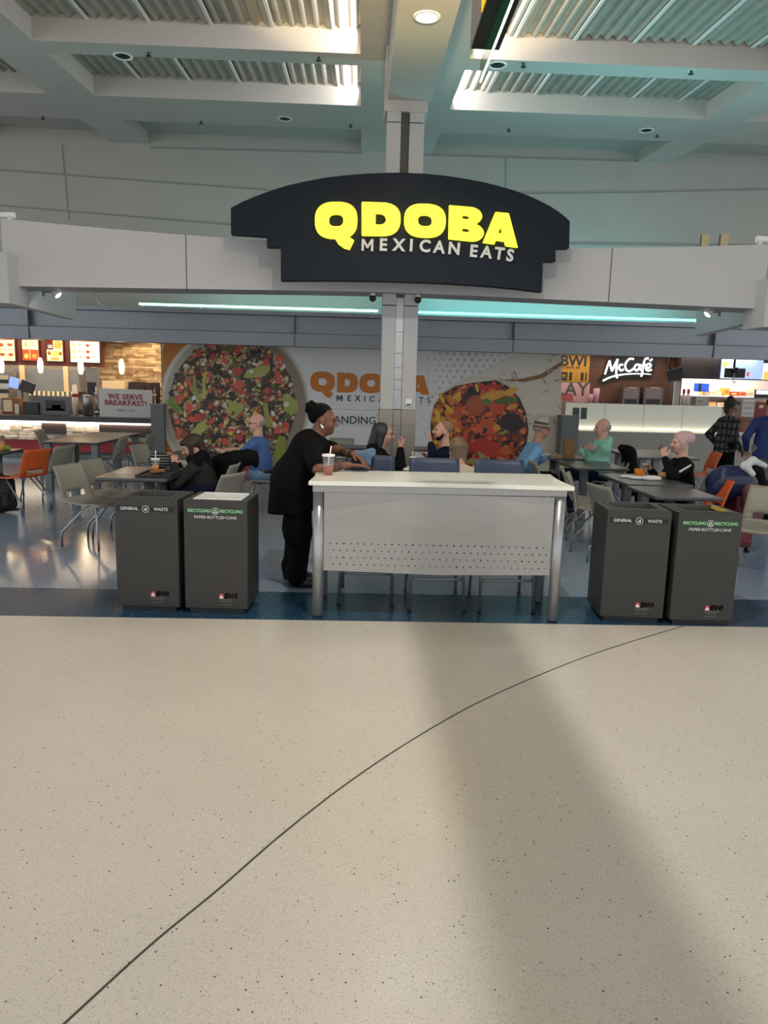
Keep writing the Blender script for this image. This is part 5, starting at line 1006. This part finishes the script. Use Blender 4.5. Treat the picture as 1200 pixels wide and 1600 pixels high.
prop('blue_folder', (1085, 599, 1108, 612, 17.865, .0345), mat('folder_blue', '1f4fb8', .5), 'bright blue folder hanging in the serving hatch', 'folder', kids=[('clip_band', .3, .0, .45, 1, M_black)])
for x0, lb in ((1067, 'left'), (1074, 'right')):
    B = pbox(x0, 608, x0 + 5, 634, 16.4, .1); t = thing('sauce_bottle', 'red sauce bottle in the serving hatch, %s of two' % lb, 'bottle', ((B[0] + B[1]) / 2, 16.45, ZC), group='sauce bottles'); hb = B[3] - ZC; obj('bottle_body', MB().lathe([(0, 0), (.035, 0), (.035, hb * .6), (.015, hb * .8), (.012, hb * .9)], n=16), M_paper, t); obj('cap', MB().lathe([(.014, hb * .72), (.03, hb * .74), (.03, hb), (0, hb)], n=14), mat('sauce_red', 'b02a1a', .5), t)
prop('steel_bin', (1087, 620, 1108, 634, 16.4, .25), M_hood, 'grey steel container on the hatch counter', 'container', kids=[('handle_slot', .1, .45, .5, .52, M_dark)])
prop('wire_rack', (1158, 622, 1178, 672, 15.75, .3), M_hood, 'dark wire rack of trays behind the plaid-jacketed man', 'rack', kids=[('tray_%s' % s_, .05, v, .95, v + .05, k) for s_, v, k in (('a', .1, M_white_p), ('b', .26, M_warmw), ('c', .42, M_white_p), ('d', .58, M_white_p), ('e', .74, M_warmw), ('f', .9, M_white_p))])
prop('red_display', (1177, 628, 1197, 676, 15.9, .2), mat('coral_dark', '8a2420', .5), 'red counter display box near the right edge', 'display', kids=[('pale_logo', .35, .8, .7, .9, M_warmw)])
prop('till_screen', (1180, 609, 1206, 622, 15.9, .04), M_black, 'white till screen at the right edge of the cafe', 'screen', kids=[('lit_screen', .05, .45, 1, .95, mat('screen_white', ''))])
prop('wood_case', (1160, 652, 1204, 676, 15.62, .3), mat('case_brown', '7a5238', .5), 'brown wooden case on the counter at right', 'case', kids=[('front_line', .0, .72, 1, .78, M_dark)])
a, c = at(866, 670, 14.85), at(880, 670, 14.85); t = thing('waste_cabinet', 'slim grey cabinet at the right end of the mural', 'cabinet', ((a.x + c.x) / 2 + .16, 14.6, 0)); obj('cabinet_body', MB().box((-.17, 0, 0), (.17, .35, at(873, 649, 14.6).z), bev=.006), mat('post_grey', ''), t); obj('green_panel', MB().box((-.10, -.004, .12), (.16, -.0005, .42)), mat('lime_print', '8a9a2c', .5), t)
# ------------------------------------------------------------------ people
V3 = lambda *a: np.array(a, float)
def unit(v): return v / max(np.linalg.norm(v), 1e-9)
def ik(a, c, l1, l2, pole):
    d = c - a; L = np.linalg.norm(d); L2 = min(L, (l1 + l2) * .995); u = d / L; c = a + u * L2
    x = (l1 * l1 - l2 * l2 + L2 * L2) / (2 * L2); h = math.sqrt(max(l1 * l1 - x * x, 0)); p = pole - (pole @ u) * u; return a + u * x + unit(p) * h, c
def hand_prims(W, d, n, side, curl=.35, s=1.0, spread=.10):
    d = unit(d); n = unit(n - (n @ d) * d); ac = np.cross(d, n) * side; P = []   # ac points to the thumb side
    for o in (-.026, -.009, .009, .026): P.append(cap(W + d * .012 * s + ac * o * .6 * s, W + d * .082 * s + ac * o * s, .013 * s, .0115 * s, .010))
    for o, L, sp in ((.027, .068, .5), (.009, .077, .15), (-.009, .071, -.15), (-.026, .056, -.5)):
        p = W + d * .084 * s + ac * o * s; a = curl * .5; dirn = unit(d + ac * sp * spread * 1.6)
        for f in (.46, .31, .23):
            q = p + (dirn * math.cos(a) + n * math.sin(a)) * L * f * s; P.append(cap(p, q, .0092 * s, .0084 * s, .004)); p = q; a += curl * 1.0
    b = W + d * .022 * s + ac * .022 * s; m = b + unit(d * .75 + ac * .75 + n * .25) * .040 * s; P += [cap(b, m, .0135 * s, .0105 * s, .010), cap(m, m + unit(d * .9 + ac * .25 + n * .3) * .034 * s, .0105 * s, .0088 * s, .004)]
    return P
def skin_mat(name, c): return mat(name, c, .55, var=.05, vscale=20)
SK = {k: skin_mat('skin_' + k, c) for k, c in (('fair', 'bf8f7c'), ('pale', 'c79a86'), ('brown', '6a4230'), ('olive', 'a87860'))}
M_eye = mat('eye_dark', '120e0c', .2); M_lip = {k: mat('lip_' + k, c, .5) for k, c in (('fair', '9a5a50'), ('pale', 'a3645a'), ('brown', '4c2a24'), ('olive', '85503f'))}; M_shoe = mat('shoe_black', '141416', .5); M_glassf = mat('glasses_frame', '2a2422', .3)
def person(label, head, rz, seated=True, lean=8, g=1.0, s=1.0, hyaw=0, hpitch=0, hands=(None, None), hdir=(None, None), hnorm=(None, None), curl=(.4, .4), poles=(None, None), skin='fair', top=None, top_name='shirt', short=False, legs=None, hair=None, extras=None, vox=.0065, feet=None, skirt=0.0, hood=False, legw=1.0, neck=.6):
    rz = R_(rz); cz, sz = math.cos(rz), math.sin(rz); hz = .535 if seated else .88 * s
    l = R_(lean); sd = V3(0, math.sin(l), math.cos(l)); nl = l * neck + R_(4); nd = V3(0, math.sin(nl), math.cos(nl))
    k = (head[2] - hz) / (.46 * sd[2] + .205 * nd[2]); P = V3(0, 0, hz); N = P + sd * .46 * k; H = N + nd * .205 * k
    loc = (head[0] - (H[0] * cz - H[1] * sz), head[1] - (H[0] * sz + H[1] * cz), 0)
    t = thing('person', label, 'person', loc, rz)
    def tl(p): q = V3(*p) - V3(*loc); return V3(q[0] * cz + q[1] * sz, -q[0] * sz + q[1] * cz, q[2])
    def tv(v): v = V3(*v); return V3(v[0] * cz + v[1] * sz, -v[0] * sz + v[1] * cz, v[2])
    ya, pi_ = R_(hyaw), R_(hpitch); hf = V3(-math.sin(ya) * math.cos(pi_), math.cos(ya) * math.cos(pi_), -math.sin(pi_)); hr = unit(np.cross(hf, V3(0, 0, 1))); hu = np.cross(hr, hf); HM = np.stack([hr, hf, hu], 1)
    hp = lambda x, y, z: H + HM @ (V3(x, y, z) * s); he = lambda c, r, kk=.02: elp(hp(*c), V3(*r) * s, kk, HM); hc = lambda a, b, ra, rb=None, kk=.012: cap(hp(*a), hp(*b), ra * s, (rb or ra) * s, kk)
    B = [he((0, -.018, .035), (.074, .094, .082)), he((0, .018, -.025), (.061, .074, .088), .03), he((0, .048, -.088), (.038, .040, .030), .03), he((-.032, .05, -.04), (.03, .035, .035), .02), he((.032, .05, -.04), (.03, .035, .035), .02),
         hc((0, .090, .012), (0, .112, -.028), .008, .013), he((-.010, .103, -.034), (.008, .010, .008), .008), he((.010, .103, -.034), (.008, .010, .008), .008), hc((-.034, .082, .024), (.034, .082, .024), .011, kk=.02), he((-.075, -.008, -.015), (.011, .022, .032), .008), he((.075, -.008, -.015), (.011, .022, .032), .008)]
    B.append(cap(N - sd * .03, hp(0, -.02, -.06), .062 * (1 + (g - 1) * .5), .056 * s, .03))
    B += [cap(P + sd * .05, N - sd * .10, .105 * g, .10 * g, .05, (V3(0, 1, 0), 1.35))]
    sh = .165 * s * (1 + (g - 1) * .35); Ss = [N - sd * .075 + V3(sx * sh, 0, 0) for sx in (1, -1)]
    B.append(cap(Ss[0], Ss[1], .05)); arms = []
    for i, sx in enumerate((1, -1)):
        Wt = tl(hands[i]) if hands[i] is not None else P + (V3(sx * .12, .30, .10) if seated else V3(sx * .25 * g, .06, -.06))
        pole = tv(poles[i]) if poles[i] is not None else V3(sx * .5, -.6, -.6); E, W = ik(Ss[i], Wt, .285 * s, .255 * s, pole)
        B += [cap(Ss[i], E, .046 * s * (1 + (g - 1) * .5), .039 * s * (1 + (g - 1) * .4)), cap(E, W, .038 * s * (1 + (g - 1) * .35), .026 * s)]
        d = tv(hdir[i]) if hdir[i] is not None else unit(W - E); n = tv(hnorm[i]) if hnorm[i] is not None else V3(0, 0, -1) + V3(0, .1, 0)
        B += hand_prims(W, d, n, 1 if i == 0 else -1, curl[i], s * (1 + (g - 1) * .2)); arms.append((Ss[i], E, W))
    lg = []; hipx = .092 * (1 + (g - 1) * .5)
    for i, sx in enumerate((1, -1)):
        J = P + V3(sx * hipx, .0, -.01)
        if seated: K = V3(sx * .11, .43 * s, hz - .01); A = V3(sx * .11, .40 * s, .085)
        else:
            A = tl((*feet[i], .085)) if feet else V3(sx * .10, .0, .085); K = (J + A) / 2 + V3(0, .03, 0)
        B += [cap(J, K, .075 * legw, .055 * legw, .03), cap(K, A, .052 * legw, .036, .02), cap(A + V3(0, -.03, -.04), A + V3(0, .13, -.055), .034, .028)]; lg.append((J, K, A))
    obj('body', sdf_mesh(B, vox), SK[skin], t)
    for sx in (-1, 1): obj('eye', MB().ell(Vector(hp(sx * .030, .082, .002)), (.012 * s, .010 * s, .006 * s), Matrix(HM.tolist()), 10, 8), M_eye, t)
    obj('mouth', MB().ell(Vector(hp(0, .083, -.064)), (.022 * s, .012 * s, .007 * s), Matrix(HM.tolist()), 12, 8), M_lip[skin], t)
    # clothing
    fw = V3(0, 1, 0); T = [cap(P + sd * .02, N - sd * .13, .155 * g, .145 * g, .06, (fw, 1.22)), elp(P + sd * .12 + V3(0, .03, 0), (.155 * g, .135 * g, .15), .06), cap(Ss[0] + V3(-.02, 0, .0), Ss[1] + V3(.02, 0, .0), .068 * (1 + (g - 1) * .5), k=.06), cap(N - sd * .05 - V3(.035, 0, 0), N - sd * .05 + V3(.035, 0, 0), .07, k=.04)]
    for (S_, E, W) in arms:
        gg = 1 + (g - 1) * .5
        if short: T.append(cap(S_, S_ + (E - S_) * .80, .066 * gg, .060 * gg, .03))
        else: T += [cap(S_, E, .066 * gg, .054 * gg, .03), cap(E, E + (W - E) * .93, .054 * gg, .040 * gg, .03)]
    if skirt: T += [cap(P, P + V3(0, -.02, -skirt - .25), .165 * g, .178 * g, .04, (fw, 1.10))]
    if hood: T += [cap(N + V3(-.07, -.07, .01), N + V3(.07, -.07, .01), .055, k=.05), cap(N + V3(0, -.09, .02), N + V3(0, -.10, -.08), .065, .05, .05)]
    me = sdf_mesh(T, max(vox, .008))
    if skirt:                                    # cut the hem
        bm = bmesh.new(); bm.from_mesh(me); r_ = bmesh.ops.bisect_plane(bm, geom=bm.verts[:] + bm.edges[:] + bm.faces[:], plane_co=(0, 0, P[2] - skirt), plane_no=(0, -.12, 1), clear_inner=True)
        bmesh.ops.edgeloop_fill(bm, edges=[e for e in bm.edges if e.is_boundary]); bm.to_mesh(me); bm.free()
    obj(top_name, me, top, t)
    L_ = [elp(P + V3(0, -.01, -.015), (.165 * g, .135 * g, .125), .05)]
    for J, K, A in lg:
        L_ += [cap(J, K, .088 * legw, .070 * legw, .05), cap(K, A + V3(0, 0, .0), .068 * legw, .054 * legw, .02)]
        if not seated: L_ += [cap(K + V3(0, -.035, -.02), K + V3(0, -.03, .03), .066 * legw, k=.05), cap(A + V3(0, -.01, .05), A + V3(0, .0, .03), .056 * legw, k=.02)]
    obj('trousers', sdf_mesh(L_, max(vox, .009)), legs, t)
    for J, K, A in lg: obj('shoe', sdf_mesh([cap(A + V3(0, -.035, -.035), A + V3(0, .14, -.045), .048, .040, .02), cap(A, A + V3(0, 0, -.03), .046, k=.02)], .009), M_shoe, t)
    if hair: m, pr_ = hair(he, hc); obj('hair', sdf_mesh(pr_, max(vox, .0065)), m, t)
    if extras: extras(dict(t=t, he=he, hc=hc, hp=hp, HM=HM, arms=arms, P=P, N=N, sd=sd, s=s, Ss=Ss, H=H))
    return t
def glasses(c):
    b = MB(); hp = c['hp']
    for sx in (-1, 1):
        L = [Vector(hp(sx * .032 + .022 * math.cos(a), .099, .001 + .016 * math.sin(a))) for a in [2 * PI * i / 12 for i in range(13)]]; b.tube(L, .0022, 6); b.tube([Vector(hp(sx * .054, .098, .006)), Vector(hp(sx * .078, .02, .004)), Vector(hp(sx * .078, -.012, .0))], .0022, 6)
    b.tube([Vector(hp(-.011, .103, .005)), Vector(hp(.011, .103, .005))], .002, 6); obj('glasses', b, M_glassf, c['t'])
H_blk = mat('hair_black', '0a090a', .9, spec=.1); H_brn = mat('hair_brown', '2e1c15', .6, var=.3, vscale=30); H_bld = mat('hair_light_brown', '6f5a46', .55, var=.3, vscale=14, stretch=(6, 6, 1)); H_gry = mat('hair_grey', '948b84', .9); H_dgr = mat('hair_dark_grey', '2a2728', .55, var=.25, vscale=25)

# the standing woman
def braids(he, hc):
    return H_blk, [he((0, -.030, .046), (.076, .090, .080)), he((0, -.115, .085), (.052, .050, .056), .02), he((0, -.085, .02), (.055, .05, .06), .03)]
def woman_extra(c):
    hp, t = c['hp'], c['t']
    for k in range(7):
        x = -.062 + .124 * k / 6; pts = []
        for j in range(9):
            a = R_(32 + 118 * j / 8); ry, rz_ = .094, .085; q = math.sqrt(max(0, 1 - (x / .0785) ** 2)); pts.append(Vector(hp(x * (1 - .35 * j / 8), -.030 + ry * q * math.cos(a), .046 + rz_ * q * math.sin(a))))
        obj('braid', MB().tube(pts, .0058, 7), mat('braid_sheen', '171413', .8, spec=.2), t)
    for k in range(5):
        a0 = k * 1.25; pts = [Vector(hp(.055 * math.cos(a0 + j * .35) * math.sin(.3 + j * .3), -.115 + .053 * math.cos(.3 + j * .3), .085 + .058 * math.sin(a0 + j * .35) * math.sin(.3 + j * .3))) for j in range(9)]; obj('braid', MB().tube(pts, .0055, 7), MATS['braid_sheen'], t)
    for sx in (-1, 1): obj('earring', MB().ell(Vector(hp(sx * .082, .0, -.055)), (.010, .010, .012)), mat('pearl', 'e8e0d4', .3), t); obj('earring', MB().ell(Vector(hp(sx * .080, -.012, -.042)), (.008, .008, .008)), MATS['pearl'], t)
    for i, (a, b_) in enumerate(((.42, .72), (.45, .78))):
        S_, E, W = c['arms'][i]; r0, r1 = .038 * 1.16, .026; ra, rb = r0 + (r1 - r0) * a + .0016, r0 + (r1 - r0) * b_ + .0016
        tm = mat('tattoo_ink', '45332b', .6, var=.45, vscale=45); obj('tattoo', MB().tube([Vector(E + (W - E) * (a + (b_ - a) * j / 4)) for j in range(5)], ra, 18, rb), tm, t)
    S_, E, W = c['arms'][1]; q = E + (W - E) * .93; obj('wristband', MB().tube([Vector(q), Vector(q + unit(W - E) * .012)], .034, 16), M_black, t)
    tl_ = c['N']; obj('collar', sdf_mesh([cap(tl_ + V3(-.055, -.05, .03), tl_ + V3(.055, -.05, .03), .032, k=.03), cap(tl_ + V3(.055, -.05, .03), tl_ + V3(.045, .09, -.06), .026, .022, .03), cap(tl_ + V3(-.055, -.05, .03), tl_ + V3(-.045, .09, -.06), .026, .022, .03)], .007), mat('black_tunic', '09090a', .85), t)
person('person in loose black clothes with braided bun leaning on the white counter', (-.295, 6.02, 1.378), -88, seated=False, lean=24, g=1.42, s=.98, hyaw=-4, hpitch=6,
       hands=((-.085, 5.695, 1.052), (-.055, 5.80, 1.125)), hdir=((1, .12, -.05), (.75, -.55, -.38)), hnorm=((0, 0, -1), (0, -.25, -1)), curl=(.18, .40), poles=((-.5, -.6, -.25), (.2, .7, -.1)), skin='brown', top=mat('black_tunic', '09090a', .85), top_name='tunic', short=True, legs=mat('black_trousers', '0b0b0c', .85), hair=braids, extras=woman_extra, vox=.005, feet=((-.50, 5.92), (-.56, 6.13)), skirt=.22, legw=1.45, neck=.75)

checks = stripe_mat('blue_check', '35528c', '4a66a0', 110, 0)
def short_grey(he, hc): return H_gry, [he((0, -.032, -.002), (.0795, .086, .048)), he((0, -.055, .005), (.071, .066, .062), .02)]
def belt(c): obj('belt', MB().lathe([(.175, -.02), (.178, -.02), (.178, .022), (.175, .022)], Vector(c['P'] + c['sd'] * .03), 28), M_black, c['t']); glasses(c)
person('person in blue checked short-sleeved shirt, glasses and jeans sitting by the salad mural, looking left', tuple(at(400, 661, 9.40)), 72, lean=6, g=1.12, hyaw=42, hpitch=4, hands=((-1.75, 9.62, .79), (-1.72, 9.30, .79)), skin='pale', top=checks, short=True, legs=mat('light_jeans', '6d87a6', .85, var=.12, vscale=10), hair=short_grey, extras=belt)
def bob(he, hc): return H_brn, [he((0, -.03, .035), (.086, .100, .088)), hc((-.072, .0, .02), (-.070, .035, -.075), .032, .024, .03), hc((.072, .0, .02), (.070, .035, -.075), .032, .024, .03), hc((0, -.085, .02), (0, -.085, -.08), .06, .05, .03), he((0, .055, .07), (.06, .045, .03), .03)]
def yoke(c): N, Ss = c['N'], c['Ss']; obj('dark_hood', sdf_mesh([cap(Ss[0] + V3(0, -.02, .03), Ss[1] + V3(0, -.02, .03), .058, k=.05), cap(N + V3(0, -.07, .02), N + V3(0, -.12, -.12), .085, .07, .05), cap(N + V3(-.05, .02, .0), N + V3(.05, .02, .0), .065, k=.04)], .01), M_coat, c['t'])
person('person with brown bobbed hair in a dark grey jacket bent over the tray table', tuple(at(299, 697, 7.90)), 90, lean=20, hyaw=12, hpitch=28, hands=((-2.0, 8.02, .80), (-1.93, 7.72, .80)), skin='fair', top=mat('charcoal_jacket', '2c2b2b', .9, var=.1, vscale=15), top_name='jacket', legs=mat('dark_navy_trousers', '14182a', .85), hair=bob, extras=yoke, g=1.08)
def long_hair(he, hc): return H_dgr, [he((0, -.03, .035), (.084, .098, .086)), hc((0, -.07, .02), (.0, -.12, -.16), .075, .055, .04), hc((-.065, -.02, .0), (-.06, -.03, -.16), .035, .03, .03), hc((.065, -.02, .0), (.06, -.03, -.16), .035, .03, .03)]
person('person with long dark hair, glasses and black hooded top eating, facing right beside the column', tuple(at(600, 677, 8.42)), -90, lean=13, hyaw=0, hpitch=6, hands=((.46, 8.33, .965), (.465, 8.48, .955)), hdir=((.3, .35, .85), (.3, -.35, .85)), hnorm=((-.6, .6, 0), (-.6, -.6, 0)), curl=(.6, .6), skin='fair', top=mat('black_hoodie', '101013', .9), top_name='hooded_top', legs=mat('dark_navy_trousers', ''), hair=long_hair, extras=glasses, hood=True)
def beard(c): obj('beard', sdf_mesh([c['he']((0, .040, -.080), (.052, .050, .040)), c['hc']((-.058, .0, -.03), (-.05, .03, -.08), .016, .02, .02), c['hc']((.058, .0, -.03), (.05, .03, -.08), .016, .02, .02), c['hc']((-.024, .086, -.05), (.024, .086, -.05), .008)], .0065), mat('beard_dark', '231a17', .9), c['t'])
def stubble(he, hc): return mat('stubble', '8a6c5f', .9), [he((0, -.025, .040), (.0755, .0945, .0815))]
person('person with shaved head, dark beard and navy jumper, raising a hand, facing left', tuple(at(692, 673, 8.45)), 90, lean=8, hpitch=-4, hyaw=6, hands=((.80, 8.66, .84), (.80, 8.30, 1.03)), hdir=(None, (-.15, 0, 1)), hnorm=(None, (-1, .3, 0)), curl=(.4, .22), skin='fair', top=mat('navy_jumper', '10142c', .85), top_name='jumper', legs=mat('dark_navy_trousers', ''), hair=stubble, extras=beard)
def fall(he, hc):
    P_ = [he((0, -.025, .035), (.084, .100, .088))]
    for k in range(13):
        a = R_(-20 - 140 * k / 12) if True else 0; x, y = .078 * math.cos(a), -.02 + .088 * math.sin(a); L_ = .25 - .06 * abs(k - 6) / 6
        P_ += [hc((x * .55, y * .6 - .02, .105), (x, y, .03), .020, .024, .018), hc((x, y, .03), (x * .9 + .01, y + L_ * .42, .03 - L_ * .9), .024, .014, .012)]
    return H_bld, P_
person('person with light brown hair and cream top, head bowed, seen from behind', tuple(at(714, 706, 7.62)), 14, lean=26, hpitch=26, hyaw=10, hands=((1.2, 7.95, .70), (.86, 7.95, .70)), skin='fair', top=mat('cream_top', 'b8ab97', .9), top_name='top', legs=mat('dark_navy_trousers', ''), hair=fall)
def hat(c):
    T = Matrix.Translation(Vector(c['hp'](0, -.012, .055))) @ Matrix(c['HM'].tolist()).to_4x4() @ Matrix.Rotation(R_(-4), 4, 'X'); h = obj('hat', MB().lathe([(.165, -.012), (.15, -.004), (.095, .002), (.092, .03), (.086, .085), (.06, .105), (0, .100)], n=32, M=T).lathe([(.165, -.012), (.165, -.016), (.15, -.009), (.09, -.003)], n=32, M=T), mat('straw', '', ) if False else mat('straw_hat', 'a3968a', .85, bump=.4, bscale=120), c['t'])
    obj('hat_band', MB().lathe([(.0965, .003), (.0955, .032)], n=32, M=T), M_black, h); glasses(c)
def fringe(he, hc): return H_gry, [he((0, -.035, .0), (.0785, .080, .045))]
person('person in straw hat and light blue shirt leaning forward in a chair, facing right', tuple(at(846, 670, 9.58)), -88, lean=27, hpitch=4, hands=((2.27, 9.37, .55), (2.50, 9.76, .78)), hdir=((.1, 0, -1), None), curl=(.5, .5), skin='olive', top=mat('sky_shirt', '6f97bc', .85, var=.06, vscale=12), legs=mat('black_trousers', ''), hair=fringe, extras=hat, neck=.35)
def goatee(c): obj('beard', sdf_mesh([c['he']((0, .050, -.085), (.042, .042, .036)), c['hc']((-.024, .086, -.05), (.024, .086, -.05), .008)], .0065), mat('beard_grey', '8a7a70', .9), c['t'])
person('person in mint green hooded top with arms folded, facing left before the glowing screen', tuple(at(941, 668, 10.06)), 92, lean=-3, hpitch=3, hands=((3.10, 9.98, .90), (3.07, 10.14, .86)), hdir=((.25, -1, .1), (.25, 1, .1)), hnorm=((1, .2, 0), (1, -.2, 0)), skin='fair', top=mat('mint_fleece', '86b9a6', .9, var=.12, vscale=9), top_name='hooded_top', legs=mat('dark_navy_trousers', ''), hair=short_grey, extras=goatee, hood=True, g=1.12)
M_scarf = mat('pink_scarf', 'c0a0a0', .85, var=.12, vscale=25)
def scarf(he, hc): return M_scarf, [he((0, -.025, .040), (.088, .104, .088)), he((0, -.10, .045), (.06, .06, .065), .04), hc((-.07, .01, .0), (-.05, .0, -.075), .024, .02, .03), hc((.07, .01, .0), (.05, .0, -.075), .024, .02, .03)]
def stripes(c):
    for i in range(2): S_, E, W = c['arms'][i]; q = unit(np.cross(E - S_, V3(1, 0, 0))); o = V3((1 if i == 0 else -1) * .064, 0, .02); obj('sleeve_stripe', MB().tube([Vector(S_ + o + (E - S_) * f) for f in (-.05, .3, .7)], .011, 8), M_white_p, c['t'])
person('person in pale pink headscarf and black jacket eating, facing left behind the right bins', tuple(at(1064, 691, 8.15)), 88, lean=6, hpitch=5, hyaw=4, hands=((3.33, 8.30, .80), (3.37, 8.02, .955)), hdir=(None, (-.1, .4, .9)), hnorm=(None, (.6, .6, 0)), curl=(.4, .7), skin='pale', top=mat('black_jacket', '121214', .85), top_name='jacket', legs=mat('black_trousers', ''), hair=scarf, extras=stripes)
def capbun(he, hc): return mat('cap_brown', '241a19', .8), [he((0, -.025, .040), (.086, .103, .086)), he((0, -.03, .125), (.045, .045, .035), .02), hc((0, .07, .05), (0, .135, .04), .04, .03, .02), hc((0, -.09, .0), (0, -.09, -.09), .045, .04, .03)]
person('standing person in dark plaid jacket and cap, facing right at the cafe counter', tuple(at(1143, 634, 11.9)), -80, seated=False, lean=2, g=1.12, hyaw=6, skin='brown', top=plaid_mat('plaid'), top_name='jacket', legs=mat('black_trousers', ''), hair=capbun, skirt=.12)
person('standing person in blue jacket and grey trousers at the right edge of the picture', tuple(at(1206, 632, 11.2)), -30, seated=False, lean=3, g=1.15, skirt=.14, skin='fair', top=mat('royal_jacket', '14275e', .7), top_name='jacket', legs=mat('grey_trousers', '7d7b7a', .85, var=.06, vscale=8), hair=lambda he, hc: (H_brn, [he((0, -.03, .035), (.08, .096, .084))]), legw=1.25)
